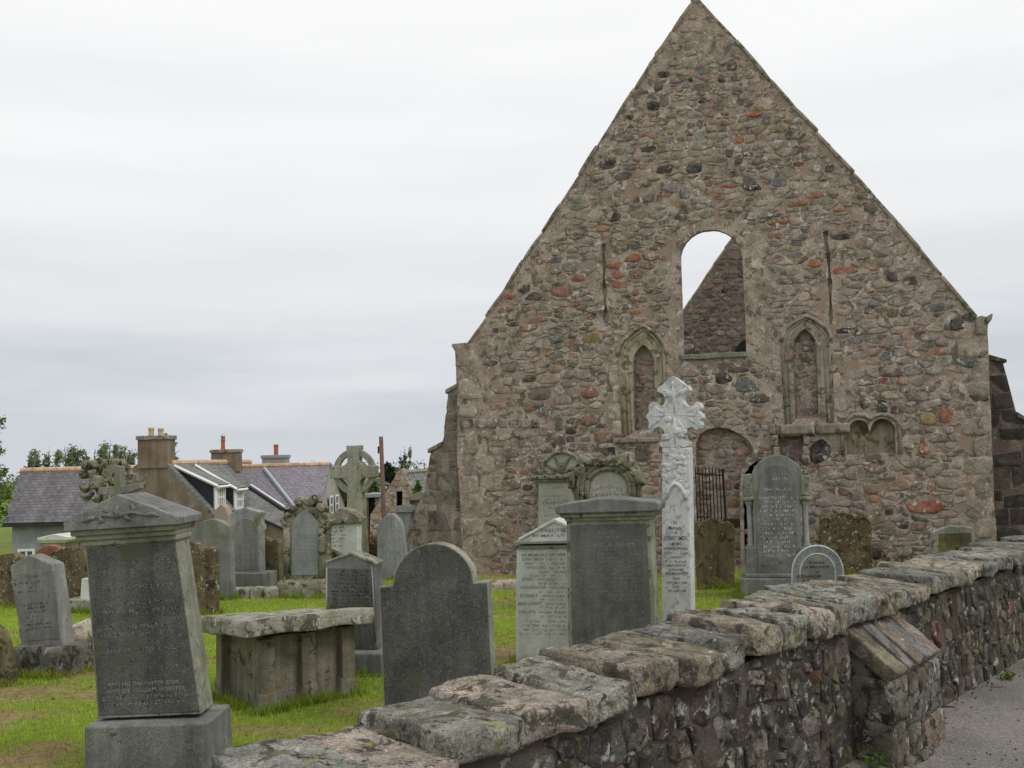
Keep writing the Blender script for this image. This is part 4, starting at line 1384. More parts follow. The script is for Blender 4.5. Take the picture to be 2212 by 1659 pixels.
o.location = (p.x, p.y, ground(p.x, p.y))
tag(o, 'pale pink broken stone lump lying on the grass', 'rock')

# H: ornate ringed cross and plain grey cross
fr, r_, s_ = HS('celtic_cross', 'ornate lichened ringed cross with carved foliage rising behind the tall pediment headstone', 232, 13.2, -15,
                [(214, 1290), (218, 1100), (222, 1070), (229, 1048), (207, 1056), (192, 1060), (190, 1022), (207, 1026), (229, 1034), (222, 1016), (218, 993), (252, 992), (248, 1016), (241, 1034), (262, 1026), (280, 1022), (281, 1058), (262, 1055), (241, 1048), (248, 1070), (252, 1100), (256, 1290)], 0.24, M['carved'], GG, 0.02, 'monument', 'cross')
m_ = MB()
c0 = fr.pt(234, 1040)
R0 = fr.pt(272, 1040)[0] - c0[0]
m_.tube([(c0[0] + R0 * math.cos(R(x)), 0.12, c0[1] + R0 * math.sin(R(x))) for x in range(0, 361, 15)], 0.04, 7)
m_.build('ring', M['carved'], r_, smooth=True)
m_ = MB()
for i, (u_, v_, sx, sz) in enumerate(((186, 1010, 16, 20), (200, 1008, 14, 20), (182, 1026, 14, 16), (184, 1052, 18, 16), (188, 1068, 18, 18), (206, 1074, 16, 16), (264, 1013, 18, 12), (284, 1044, 14, 14), (270, 1062, 14, 10), (300, 1048, 8, 7))):
    q = fr.pt(u_, v_, -0.02)
    sx *= 0.0066
    sz *= 0.0066
    an0 = math.atan2(q[1] - c0[1], q[0] - c0[0])
    for dd in (-0.5, 0.0, 0.55):
        an = an0 + dd
        rough_block(m_, Matrix.Translation((q[0] + 0.03 * math.cos(an), 0.02 + 0.03 * dd, q[1] + 0.03 * math.sin(an))) @ Matrix.Rotation(-an, 4, 'Y'), sx * 1.2, 0.11, sz * 0.42, 500 + i, 5, 0.7, 0.035, None, 9)
m_.build('carved_foliage', M['carved'], r_, smooth=True)
fr, r_, s_ = HS('cross_headstone', 'plain smooth grey stone cross just above the tall pediment headstone cap', 254, 11.8, -15,
                [(246, 1270), (246, 1068), (211, 1068), (212, 1054), (246, 1051), (247, 1006), (260, 1007), (260, 1049), (299, 1044), (301, 1056), (262, 1067), (264, 1270)], 0.10, M['slab_grey'], GG, 0.008, part='cross')

HS('scroll_headstone', 'brown scroll topped headstone with white lichen spots right of the tall pediment headstone', 425, 12.0, -15,
   [(378, 1320), (374, 1190), (386, 1176), (405, 1169), (416, 1170), (427, 1177), (434, 1190), (438, 1192), (442, 1185), (451, 1182), (458, 1186), (461, 1194), (463, 1318)], 0.13, M['brown'], GG)
HS('round_headstone', 'broad plain grey round topped headstone behind the brown lichened scroll one', 455, 13.2, -18,
   [(411, 1288), (412, 1144), (420, 1135), (436, 1126), (458, 1121), (480, 1126), (496, 1137), (500, 1286)], 0.11, M['slab_grey'], GG)
fr, r_, s_ = HS('pointed_headstone', 'tall grey shallow pointed headstone on a square base, in front of the dormer house', 530, 14.0, -15,
                [(504, 1268), (498, 1108), (528, 1096), (561, 1106), (562, 1262)], 0.16, M['granite_light'], GG)
add_panel(fr, r_, [(508, 1232), (505, 1140)] + arc(530, 1140, 24, 20, 180, 0, 10) + [(556, 1230)], -0.006, 0.02, M['slab_grey'])
m_ = MB()
a, b = fr.pt(500, 1236), fr.pt(578, 1236)
m_.box(a[0], b[0], -0.1, 0.3, -0.2, a[1])
m_.build('base', M['slab_grey'], r_, bevel=0.012)
fr = Fr(528, 13.2, -12)
root = fr.thing('stone_kerb', 'low mossy stone kerb under the row of grey headstones', 'kerb')
m_ = MB()
for i in range(5):
    a, b = fr.pt(463 + i * 27, 1268), fr.pt(463 + (i + 1) * 27, 1268)
    piece('kerb_stone', M['tombslab'], root, 600 + i, Matrix.Translation(((a[0] + b[0]) / 2, 0.08, 0.03)), (b[0] - a[0]) * 0.98, 0.24, 0.22, 4, 0.3, 0.025)
HS('scroll_headstone', 'thin brown headstone standing close left of the ornate gothic one', 585, 14.2, -15,
   [(566, 1270), (564, 1163), (570, 1160), (577, 1162), (584, 1170), (591, 1165), (596, 1167), (602, 1172), (605, 1266)], 0.15, M['green_brown'], GG)
HS('round_headstone', 'pinkish pointed old stone peeping over the grey round topped headstones', 479, 15.6, -15,
   [(462, 1220), (464, 1102), (477, 1088), (486, 1096), (494, 1113), (496, 1220)], 0.16, M['harl_pink'], GG)
# L
fr, r_, s_ = HS('gothic_headstone', 'ornate gothic headstone with leafy finial and carved frame around a pale panel', 657, 13.2, -14,
                [(614, 1287), (617, 1138), (607, 1136), (607, 1120), (620, 1112), (650, 1090), (668, 1092), (690, 1104), (709, 1114), (713, 1132), (702, 1142), (702, 1284)], 0.22, M['carved'], GG, part='frame')
add_panel(fr, r_, [(629, 1243), (630, 1128), (644, 1111), (658, 1101), (672, 1112), (687, 1127), (687, 1242)], -0.008, 0.04, M['panel_light'])
inscr(fr, r_, [(None, (636 - min(3, i) * 1, 1124 + i * 8.2), (681 + min(3, i) * 1, 1123 + i * 8.2), 4) for i in range(1, 12)], M['ink_soft'], -0.0105)
m_ = MB()
for i, (u_, v_, w_, h_) in enumerate(((645, 1084, 22, 16), (674, 1082, 26, 20), (659, 1092, 18, 18), (636, 1098, 18, 12), (692, 1098, 24, 16), (612, 1128, 12, 20), (707, 1130, 14, 20), (622, 1112, 16, 10), (702, 1112, 16, 10))):
    q = fr.pt(u_, v_)
    rough_block(m_, Matrix.Translation((q[0], 0.08, q[1])) @ Matrix.Rotation(0.5 * (-1) ** i, 4, 'Y'), w_ * .0056, 0.22, h_ * .0056, 700 + i, 4, 0.6, 0.03, None, 7)
m_.build('carved_crocket', M['carved'], r_, smooth=True)
m_ = MB()
for px0, px1 in ((614, 627), (689, 702)):
    a, b = fr.pt(px0, 1245), fr.pt(px1, 1140)
    m_ = MB()
    m_.tube([((a[0] + b[0]) / 2, -0.01, a[1]), ((a[0] + b[0]) / 2, -0.01, b[1])], abs(b[0] - a[0]) / 2, 9)
    m_.build('colonnette', M['carved'], r_, smooth=True)
m_ = MB()
a, b = fr.pt(607, 1262), fr.pt(704, 1262)
rough_block(m_, Matrix.Translation(((a[0] + b[0]) / 2, 0.1, 0.07)), b[0] - a[0], 0.5, 0.34, 33, 7, 0.25, 0.05, None, 5)
m_.build('base', M['carved'], r_, smooth=True)
# N, P
fr, r_, s_ = HS('curved_headstone', 'mottled headstone with a dark curved cap half hidden behind the ringed cross shaft', 735, 14.6, -15,
                [(702, 1230), (703, 1132), (772, 1128), (774, 1230)], 0.16, M['pale'], GG, part='die')
m_ = MB()
m_.prism(fr.pts([(698, 1134), (700, 1122), (713, 1112), (726, 1103), (740, 1096), (752, 1101), (768, 1112), (776, 1120), (776, 1130)], -0.05), -0.05, 0.22)
m_.build('cap', M['carved'], r_, bevel=0.012)
inscr(fr, r_, [(None, (708, 1142 + i * 8), (744, 1141 + i * 8), 5) for i in range(6)], M['ink_mid'])
HS('slab_headstone', 'low sunken reddish brown slab between the gothic headstone and the ringed cross', 720, 13.9, -15,
   [(700, 1250), (702, 1193), (708, 1185), (742, 1202), (745, 1250)], 0.12, M['brown'], GG)
# O celtic cross
fr, r_, s_ = HS('celtic_cross', 'tall plain grey ringed cross standing alone beside the wooden pole', 768, 17.9, -14,
                [(744, 1215), (748, 1100), (750, 1050), (748, 1036), (744, 1033), (713, 1034), (713, 1007), (742, 1006), (750, 998), (747, 963), (776, 962), (774, 996), (784, 1005), (809, 1005), (809, 1031), (782, 1033), (777, 1040), (782, 1100), (789, 1212)], 0.22, M['celtic'], GG, 0.015, 'monument', 'cross')
m_ = MB()
c0 = fr.pt(762, 1019)
ro, ri = fr.pt(808, 1019)[0] - c0[0], fr.pt(796, 1019)[0] - c0[0]
nn = 36
vs, fs = [], []
for i in range(nn):
    g_ = 2 * math.pi * i / nn
    for rad, yy in ((ro, 0.05), (ri, 0.05), (ri, 0.14), (ro, 0.14)):
        vs.append((c0[0] + rad * math.cos(g_), yy, c0[1] + rad * math.sin(g_)))
for i in range(nn):
    j = (i + 1) % nn
    for q in range(4):
        fs.append((i * 4 + q, i * 4 + (q + 1) % 4, j * 4 + (q + 1) % 4, j * 4 + q))
m_.add(vs, fs)
m_.build('ring', M['celtic'], r_, bevel=0.008)
# Q
fr, r_, s_ = HS('pointed_headstone', 'dark pointed headstone with rows of lettering on a plinth behind the table tomb', 758, 8.5, -13,
                [(703, 1412), (705, 1213), (757, 1193), (811, 1217), (817, 1412)], 0.17, M['granite'], GG)
add_panel(fr, r_, [(708, 1401), (708, 1227), (803, 1229), (811, 1404)], -0.006, 0.03, M['granite_dark'])
m_ = MB()
m_.prism(fr.pts([(704, 1217), (704, 1212), (757, 1192), (813, 1216), (812, 1222), (757, 1198)], -0.015), -0.015, 0.19)
m_.build('roof_moulding', M['granite_green'], r_, bevel=0.006)
inscr(fr, r_, [(None, (734, 1236), (780, 1237), 5), (None, (728, 1245), (785, 1246), 6)] + [(None, (711 + (i * 5) % 11, 1254 + i * 8.4), (803 - (i * 7) % 14, 1255 + i * 8.4), 5) for i in range(13)], M['ink_black'], -0.0085)
m_ = MB()
for a_, b_ in (((706, 1226), (706, 1404)), ((803, 1222), (812, 1385))):
    A, B = fr.pt(*a_), fr.pt(*b_)
    m_ = MB()
    m_.tube([(A[0], -0.002, A[1]), (B[0], -0.002, B[1])], 0.007, 6)
    m_.build('edge_roll', M['granite_light'], r_, smooth=True)
m_ = MB()
a, b = fr.pt(695, 1408, -0.12), fr.pt(826, 1409, -0.12)
m_.box(a[0], b[0], -0.12, 0.32, -0.25, a[1])
m_.build('plinth', M['slab_grey'], r_, bevel=0.02)
# R group
HS('round_headstone', 'pale grey round shouldered headstone leaning against the left church buttress', 843, 14.9, -12,
   [(815, 1228), (814, 1140), (824, 1121), (834, 1113), (846, 1110), (857, 1116), (866, 1129), (871, 1140), (878, 1226)], 0.12, M['granite_light'], GG)
fr, r_, s_ = HS('capped_headstone', 'small grey headstone with a rounded moulded cap beside the buttress foot', 870, 16.4, -12,
                [(855, 1240), (855, 1106), (888, 1106), (889, 1240)], 0.2, M['granite_light'], GG, part='die')
m_ = MB()
m_.prism(fr.pts([(851, 1107), (851, 1102), (858, 1094), (872, 1090), (884, 1094), (892, 1102), (892, 1107)], -0.05), -0.05, 0.25)
m_.build('cap', M['granite_light'], r_, bevel=0.01)
fr, r_, s_ = HS('pediment_headstone', 'greenish pedimented monument cap showing left of the buttress before the barn', 903, 20.0, -12,
                [(885, 1240), (885, 1080), (925, 1080), (925, 1240)], 0.4, M['granite_green'], GG, cat='monument', part='die')
m_ = MB()
m_.prism(fr.pts([(880, 1081), (877, 1075), (908, 1061), (935, 1074), (933, 1080)], -0.08), -0.08, 0.48)
m_.build('cap', M['granite_green'], r_, bevel=0.01)
# S
fr, r_, s_ = HS('round_headstone', 'large blank dark grey round topped headstone with square shoulders by the wall', 948, 6.6, -11,
                [(831, 1560), (821, 1268), (848, 1266)] + arc(936, 1263, 87, 89, 178, 2, 22) + [(1024, 1259), (1053, 1258), (1068, 1560)], 0.14, M['granite_green'], GG, 0.006, jit=0.001)
add_panel(fr, r_, [(832, 1557), (822, 1270), (849, 1268)] + arc(936, 1263, 85, 87, 177, 3, 22) + [(1022, 1261), (1051, 1260), (1066, 1557)], -0.004, 0.02, M['granite_dark'])
# table tomb
c = at(560, 1530, 7.15)
tt = thing('table_tomb', 'stone table tomb with a thick lichened slab on panelled sides', 'tomb', (c.x, c.y, ground(c.x, c.y)), R(41), GG)
LX, LY = 0.86, 0.85
m_ = MB()
m_.box(0.09, LX - 0.06, 0.09, LY - 0.09, -0.2, 0.55)
m_.build('tomb_chest', M['tombside'], tt)
m_ = MB()
rr = random.Random(9)
pz = 0.55
px_ = [(0.08, 0.06), (LX / 2, 0.06), (LX - 0.07, 0.06), (0.07, LY - 0.09), (LX - 0.07, LY - 0.09)]
for i, (x, y_) in enumerate(px_):
    m_ = MB()
    m_.hprism([(x - 0.06, y_ - 0.045), (x + 0.06, y_ - 0.045), (x + 0.06, y_ + 0.06), (x - 0.06, y_ + 0.06)], 0.12, pz)
    rough_block(m_, Matrix.Translation((x, y_ + 0.01, 0.04)), 0.145, 0.12, 0.22, 800 + i, 4, 0.5, 0.02)
    m_.build('pilaster', M['tombside'], tt, bevel=0.012)
m_ = MB()
rough_block(m_, Matrix.Translation((LX / 2 - 0.02, LY / 2, 0.60)) @ Matrix.Rotation(0.045, 4, 'Y') @ Matrix.Rotation(-0.10, 4, 'X'), LX + 0.26, LY + 0.22, 0.125, 44, 16, 0.14, 0.026, None, 6)
m_.build('table_slab', M['tombslab'], tt, smooth=True)
# T
fr, r_, s_ = HS('pediment_headstone', 'whitewashed pedimented headstone with faded lettering partly behind a broad grey one', 1200, 8.6, -19,
                [(1113, 1430), (1116, 1185), (1283, 1180), (1290, 1425)], 0.16, M['pale'], GG, part='die')
m_ = MB()
m_.prism(fr.pts([(1125, 1170), (1124, 1167), (1197, 1127), (1272, 1165), (1272, 1170)], -0.03), -0.03, 0.19)
m_.prism(fr.pts([(1120, 1169), (1119, 1163), (1197, 1120), (1280, 1160), (1280, 1167), (1197, 1128)], -0.045), -0.045, 0.20)
m_.build('pediment', M['pale'], r_, bevel=0.006)
m_ = MB()
m_.prism(fr.pts([(1109, 1176), (1109, 1170), (1285, 1167), (1285, 1173)], -0.07), -0.07, 0.22)
m_.prism(fr.pts([(1113, 1186), (1113, 1179), (1282, 1176), (1282, 1183)], -0.03), -0.03, 0.19)
m_.build('cornice', M['granite_green'], r_, bevel=0.005)
inscr(fr, r_, [('ERECTED', (1169, 1149), (1228, 1149), 7)], M['ink_mid'], -0.0335)
inscr(fr, r_, [('BY MAY', (1150, 1160), (1196, 1160), 6), (None, (1202, 1160), (1226, 1160), 6)], M['ink_mid'], -0.0345, 'inscription')
inscr(fr, r_, [('IN MEMORY OF HER', (1127, 1202), (1222, 1201), 6), ('JOHN SMITH', (1127, 1211), (1175, 1211), 6), (None, (1180, 1211), (1224, 1211), 6), (None, (1132, 1220), (1222, 1220), 6), ('WHO DIED', (1138, 1229), (1180, 1229), 6), (None, (1186, 1229), (1222, 1229), 6),
               ('AGED', (1163, 1238), (1185, 1238), 5), ('YEARS', (1196, 1238), (1224, 1238), 5), ('ALSO OF', (1144, 1246), (1180, 1246), 5), (None, (1188, 1246), (1224, 1246), 5), ('JOHN', (1127, 1254), (1150, 1254), 7), ('WHO DIED', (1160, 1254), (1200, 1254), 5), (None, (1164, 1263), (1222, 1263), 5),
               ('ALEXANDER', (1124, 1272), (1180, 1272), 7), ('WHO DIED', (1186, 1272), (1224, 1272), 5), (None, (1163, 1281), (1222, 1281), 5), ('ROBERT', (1124, 1290), (1162, 1290), 7), ('WHO DIED', (1170, 1290), (1222, 1290), 5), (None, (1165, 1298), (1222, 1298), 5),
               ('MARGARET', (1120, 1307), (1172, 1307), 7), ('WHO DIED', (1178, 1307), (1222, 1307), 5), (None, (1164, 1315), (1222, 1315), 5), ('HELEN', (1122, 1325), (1156, 1325), 7), ('WHO DIED', (1162, 1325), (1222, 1325), 5), (None, (1164, 1334), (1222, 1334), 5),
               (None, (1124, 1344), (1222, 1344), 5), (None, (1122, 1354), (1222, 1354), 5), (None, (1130, 1363), (1222, 1363), 5), (None, (1122, 1372), (1222, 1372), 5)], M['ink_soft'], -0.0035)
# U
fr, r_, s_ = HS('capped_headstone', 'broad grey granite headstone with a heavy low pointed cap behind the wall coping', 1318, 7.9, -17,
                [(1228, 1420), (1223, 1122), (1404, 1118), (1420, 1420)], 0.24, M['granite_green'], GG, 0.006, part='die', jit=0.001)
add_panel(fr, r_, [(1237, 1415), (1231, 1135), (1396, 1131), (1409, 1415)], -0.007, 0.04, M['granite_mid'])
m_ = MB()
m_.prism(fr.pts([(1200, 1111), (1198, 1095), (1212, 1089), (1260, 1082), (1305, 1075), (1360, 1080), (1418, 1083), (1423, 1089), (1421, 1104)], -0.10), -0.10, 0.34)
m_.build('cap', M['granite'], r_, bevel=0.012)
m_ = MB()
m_.prism(fr.pts([(1212, 1120), (1206, 1110), (1416, 1103), (1412, 1114)], -0.06), -0.06, 0.30)
m_.prism(fr.pts([(1222, 1127), (1216, 1118), (1411, 1112), (1406, 1123)], -0.025), -0.025, 0.265)
m_.build('cornice', M['granite_green'], r_, bevel=0.012)
inscr(fr, r_, [('ERECTED', (1293, 1154), (1330, 1153), 7), ('TO THE MEMORY', (1283, 1163), (1340, 1162), 5), ('OF', (1308, 1171), (1318, 1171), 5), ('ISABELLA ADAM', (1262, 1182), (1370, 1180), 9), (None, (1294, 1190), (1337, 1189), 5)]
      + [(None, (1240 + (i * 13) % 24, 1199 + i * 9), (1390 - (i * 17) % 30, 1198 + i * 9), 5) for i in range(12)], M['ink_light'], -0.0095)
# V on the church wall
vt = CH.thing('wall_monument', 'pale wall tablet under a carved semicircular pediment fixed to the church gable', 'monument')
y0 = -0.16
m_ = MB()
m_.prism(CH.pts([(1162, 1180), (1163, 1042), (1268, 1040), (1270, 1180)], y0), y0, 0.05)
m_.build('tablet', M['harl_pale'], vt, bevel=0.006)
m_ = MB()
m_.prism(CH.pts([(1149, 1035), (1148, 1028), (1281, 1026), (1281, 1033)], y0 - 0.12), y0 - 0.12, 0.05)
m_.prism(CH.pts([(1155, 1042), (1154, 1034), (1277, 1032), (1277, 1040)], y0 - 0.06), y0 - 0.06, 0.05)
m_.build('cornice', M['carved'], vt, bevel=0.01)
m_ = MB()
m_.prism(CH.pts([(1166, 1028)] + arc(1214, 1026, 46, 50, 178, 2, 18) + [(1262, 1027)], y0 - 0.02), y0 - 0.02, 0.05)
ty = m_.build('tympanum', M['harl_pale'], vt)
m_ = MB()
q = CH.pts(arc(1214, 1026, 46, 50, 180, 0, 18), y0 - 0.05)
m_.tube([(p[0], y0 - 0.05, p[1]) for p in q], 0.032, 7)
m_.build('arch_moulding', M['carved'], vt, smooth=True)
m_ = MB()
for l in ([(1214, 1024), (1206, 1005), (1198, 988)], [(1214, 1024), (1221, 1003), (1232, 988)], [(1210, 1020), (1192, 1012), (1178, 1004)], [(1218, 1020), (1238, 1012), (1250, 1003)], [(1200, 1022), (1185, 1022), (1174, 1018)], [(1226, 1022), (1242, 1022), (1254, 1018)], [(1206, 1012), (1214, 1002), (1222, 1012)]):
    q = CH.pts(l, y0 - 0.03)
    m_.tube([(p[0], y0 - 0.025, p[1]) for p in q], [0.02, 0.03, 0.012], 6)
m_.build('carved_leaves', M['carved'], vt, smooth=True)
inscr(CH, vt, [('FRANCIS', (1173, 1090), (1228, 1088), 7), (None, (1190, 1056), (1222, 1055), 4), (None, (1174, 1074), (1226, 1073), 4), (None, (1176, 1081), (1226, 1080), 4), (None, (1186, 1099), (1226, 1098), 4), (None, (1176, 1116), (1226, 1115), 4)], M['ink_mid'], y0 - 0.003)
# W
fr, r_, s_ = HS('scroll_headstone', 'weathered carved headstone with rope scrolls and arched tympanum behind the broad capped one', 1308, 11.2, -15,
                [(1246, 1390), (1244, 1090), (1236, 1066), (1229, 1045), (1231, 1030), (1240, 1017), (1254, 1013), (1262, 1004), (1290, 996), (1320, 994), (1348, 1002), (1362, 1008), (1374, 1014), (1387, 1038), (1380, 1060), (1378, 1090), (1380, 1390)], 0.24, M['carved'], GG, 0.015)
add_panel(fr, r_, [(1272, 1120), (1272, 1050)] + arc(1314, 1050, 42, 34, 180, 0, 14) + [(1357, 1120)], -0.004, 0.02, M['harl_pale'])
m_ = MB()
for rx, ry, w_ in ((46, 40, 0.034), (56, 50, 0.034), (66, 56, 0.03)):
    q = fr.pts([(1314 - rx, 1110)] + arc(1314, 1052, rx, ry, 180, 0, 16) + [(1314 + rx, 1110)], -0.02)
    m_.tube([(p[0], -0.02, p[1]) for p in q], w_, 7)
m_.build('rope_moulding', M['carved'], r_, smooth=True)
m_ = MB()
for i, (u_, v_, w_, h_, an) in enumerate(((1268, 992, 34, 18, 0.25), (1296, 1000, 26, 18, 0.1), (1322, 994, 24, 18, 0.0), (1345, 990, 34, 20, -0.2), (1358, 1000, 18, 18, 0.6), (1236, 1040, 14, 36, 0.1), (1246, 1022, 18, 16, 0.7), (1380, 1032, 14, 30, -0.3), (1368, 1018, 16, 14, 0.5))):
    q = fr.pt(u_, v_)
    rough_block(m_, Matrix.Translation((q[0], 0.08, q[1])) @ Matrix.Rotation(an, 4, 'Y'), w_ * .0058, 0.3, h_ * .0058, 900 + i, 5, 0.55, 0.03, None, 7)
m_.build('carved_scroll', M['carved'], r_, smooth=True)
inscr(fr, r_, [('LEWIS', (1278, 1074), (1322, 1072), 7), (None, (1326, 1072), (1350, 1071), 6), (None, (1282, 1062), (1296, 1057), 5), (None, (1298, 1056), (1322, 1055), 5), (None, (1324, 1055), (1344, 1061), 5)], M['ink_mid'], -0.0065)
# X white cross
fr = Fr(1462, 9.0, -20)
xr = fr.thing('white_cross', 'tall white marble cross with leafy lobed head and black lettering', 'monument', GG)
hd_px = [(1430, 968), (1423, 958), (1432, 952), (1436, 935), (1430, 926), (1421, 922), (1412, 928), (1409, 934), (1400, 924), (1402, 911), (1394, 900), (1402, 890), (1400, 878), (1405, 869), (1411, 868), (1416, 873), (1424, 879), (1433, 875), (1437, 866), (1437, 858), (1430, 850), (1419, 846), (1421, 838), (1430, 831), (1437, 825), (1444, 818), (1453, 812),
         (1461, 816), (1470, 823), (1478, 830), (1486, 832), (1490, 843), (1480, 847), (1474, 853), (1473, 862), (1478, 872), (1487, 877), (1497, 875), (1504, 867), (1512, 870), (1515, 880), (1508, 888), (1516, 894), (1518, 903), (1510, 908), (1516, 916), (1512, 926), (1504, 930), (1495, 922), (1484, 926), (1478, 936), (1480, 950), (1490, 956), (1486, 966)]
m_ = MB()
ho = chaikin(fr.pts(hd_px), 1)
n = len(ho)
cx_, cz_ = fr.pt(1457, 895)
def sc2(l, f):
    return [(cx_ + (p[0] - cx_) * f, cz_ + (p[1] - cz_) * f) for p in l]
m_.prism(ho, 0.0, 0.2)
m_.build('cross_head', M['white'], xr, bevel=0.022, seg=3)
m_ = MB()
lv = [((1457, 896), (1455, 860), (1453, 822)), ((1457, 896), (1430, 897), (1402, 899)), ((1457, 896), (1485, 896), (1512, 899)), ((1455, 860), (1440, 845), (1426, 842)), ((1456, 860), (1470, 846), (1484, 838)), ((1440, 897), (1424, 886), (1408, 876)), ((1440, 898), (1420, 908), (1406, 922)), ((1474, 897), (1492, 886), (1508, 874)), ((1474, 898), (1494, 908), (1508, 920)), ((1457, 900), (1457, 930), (1458, 960)), ((1447, 838), (1453, 828), (1460, 838)), ((1450, 905), (1440, 925), (1438, 950)), ((1464, 905), (1474, 925), (1478, 950))]
for l in lv:
    q = fr.pts(l, -0.01)
    m_.tube([(q[0][0], 0.024, q[0][1]), (q[1][0], 0.024, q[1][1]), (q[2][0], 0.018, q[2][1])], [0.026, 0.032, 0.020], 8)
for i in range(8):
    rr = random.Random(i)
    u_, v_ = 1457 + rr.uniform(-26, 26), 900 + rr.uniform(-60, 62)
    if inside(fr.pt(u_, v_), sc2(ho, 0.85)):
        q = fr.pt(u_, v_)
        rough_block(m_, Matrix.Translation((q[0], 0.012, q[1])), 0.08, 0.04, 0.06, i, 2, 0.9, 0.012)
m_.build('leaf_carving', M['white'], xr, smooth=True)
m_ = MB()
a, b, c_, d_ = fr.pt(1430, 966), fr.pt(1489, 966), fr.pt(1495, 1350), fr.pt(1429, 1350)
m_.prism([d_, c_, b, a], 0.0, 0.22, [d_, c_, b, a])
m_.build('shaft', M['white'], xr, bevel=0.018)
m_ = MB()
rr = random.Random(2)
for i in range(110):
    u_, v_ = 1459 + rr.uniform(-24, 24), rr.uniform(972, 1072)
    if v_ > 1045 and abs(u_ - 1459) < 16:
        continue
    q = fr.pt(u_, v_)
    rough_block(m_, Matrix.Translation((q[0], 0.0075, q[1])) @ Matrix.Rotation(rr.uniform(0, 3), 4, 'Y'), 0.065, 0.020, 0.035, i, 2, 0.9, 0.008)
q = fr.pts([(1438, 1078)] + [(1443, 1062), (1450, 1050), (1459, 1044)] + [(1468, 1050), (1476, 1062), (1482, 1078)])
m_.tube([(p[0], 0.0, p[1]) for p in q], 0.022, 7)
m_.build('ivy_carving', M['white'], xr, smooth=True)
m_ = MB()
a, b = fr.pt(1424, 1346, -0.08), fr.pt(1512, 1346, -0.08)
m_.box(a[0], b[0], -0.08, 0.34, -0.25, a[1])
m_.build('pedestal', M['white'], xr, bevel=0.015)
inscr(fr, xr, [('In', (1455, 1132), (1462, 1132), 9), ('Memory', (1445, 1144), (1473, 1144), 8), ('of', (1456, 1154), (1463, 1154), 8), ('ROBERT SMITH', (1436, 1167), (1484, 1167), 9), ('A.M. M.D.', (1446, 1178), (1474, 1178), 7),
               ('AFTERWARDS PHYSICIAN', (1435, 1188), (1485, 1188), 6), (None, (1435, 1197), (1485, 1197), 5), ('LONDON', (1452, 1206), (1471, 1206), 5), (None, (1438, 1215), (1480, 1215), 5), ('DEMONSTRATOR', (1440, 1224), (1482, 1224), 5), ('OF ANATOMY', (1444, 1233), (1477, 1233), 5),
               ('ABERDEEN UNIVERSITY', (1436, 1242), (1487, 1242), 6), ('BORN', (1454, 1252), (1468, 1252), 5), ('24TH JULY 1858', (1440, 1261), (1484, 1261), 5), ('DIED', (1455, 1270), (1468, 1270), 5), ('8TH SEPT 1885', (1444, 1279), (1482, 1279), 5)], M['ink_dark'], -0.003)
# Y
HS('scroll_headstone', 'mossy green brown curved top headstone right of the white cross by the railing', 1545, 12.6, -14,
   [(1506, 1270), (1500, 1140), (1503, 1127), (1513, 1130), (1522, 1124), (1537, 1119), (1552, 1124), (1562, 1130), (1570, 1126), (1582, 1133), (1586, 1142), (1588, 1264)], 0.12, M['green_brown'], GG)
# Z
fr, r_, s_ = HS('arched_headstone', 'tall grey arched headstone with side columns before the dark church doorway', 1680, 11.6, -14,
                [(1630, 1262), (1626, 1080), (1622, 1060), (1621, 1045)] + arc(1679, 1040, 57, 57, 175, 5, 18) + [(1735, 1050), (1731, 1070), (1729, 1080), (1733, 1262)], 0.26, M['slab_grey'], GG, 0.008, jit=0.001)
add_panel(fr, r_, [(1636, 1240), (1634, 1085), (1640, 1045)] + arc(1678, 1042, 38, 38, 175, 5, 16) + [(1717, 1085), (1727, 1240)], -0.007, 0.03, M['granite'])
m_ = MB()
for l, n_ in (([(1606, 1072), (1606, 1026), (1624, 1024), (1626, 1072)], 0), ([(1730, 1070), (1731, 1028), (1752, 1028), (1752, 1070)], 0), ([(1605, 1082), (1605, 1073), (1629, 1072), (1630, 1081)], 0), ([(1728, 1080), (1728, 1071), (1755, 1071), (1755, 1080)], 0)):
    m_ = MB()
    m_.prism(fr.pts(l, -0.02), -0.02, 0.22)
    m_.build('side_block', M['granite_green'], r_, bevel=0.01)
m_ = MB()
for (u0, v0, u1, v1) in ((1619, 1092, 1622, 1178), (1740, 1092, 1742, 1178)):
    A, B = fr.pt(u0, v0), fr.pt(u1, v1)
    x = (A[0] + B[0]) / 2
    H_ = A[1] - B[1]
    m_ = MB()
    m_.lathe([(0.05, B[1] - 0.04), (0.055, B[1]), (0.036, B[1] + 0.03), (0.034, A[1] - 0.02), (0.040, A[1]), (0.062, A[1] + 0.06)], x, 0.06, 12)
    m_.build('column', M['granite_light'], r_, smooth=True)
m_ = MB()
for l in ([(1611, 1244), (1610, 1184), (1634, 1182), (1635, 1244)], [(1727, 1244), (1727, 1182), (1752, 1182), (1752, 1244)]):
    m_ = MB()
    m_.prism(fr.pts(l, -0.03), -0.03, 0.2)
    m_.build('column_base', M['granite'], r_, bevel=0.01)
m_ = MB()
a, b = fr.pt(1598, 1250, -0.12), fr.pt(1764, 1250, -0.12)
m_.box(a[0], b[0], -0.12, 0.42, -0.25, a[1])
m_.box(a[0] + 0.06, b[0] - 0.06, -0.07, 0.36, a[1], a[1] + 0.05)
m_.build('plinth', M['granite'], r_, bevel=0.014)
inscr(fr, r_, [(None, (1655, 1038), (1702, 1036), 5), (None, (1652, 1060), (1706, 1059), 5)] + [(None, (1640 + (i * 11) % 16, 1078 + i * 9.6), (1722 - (i * 7) % 18, 1077 + i * 9.6), 6) for i in range(14)], M['pale'], -0.0095)
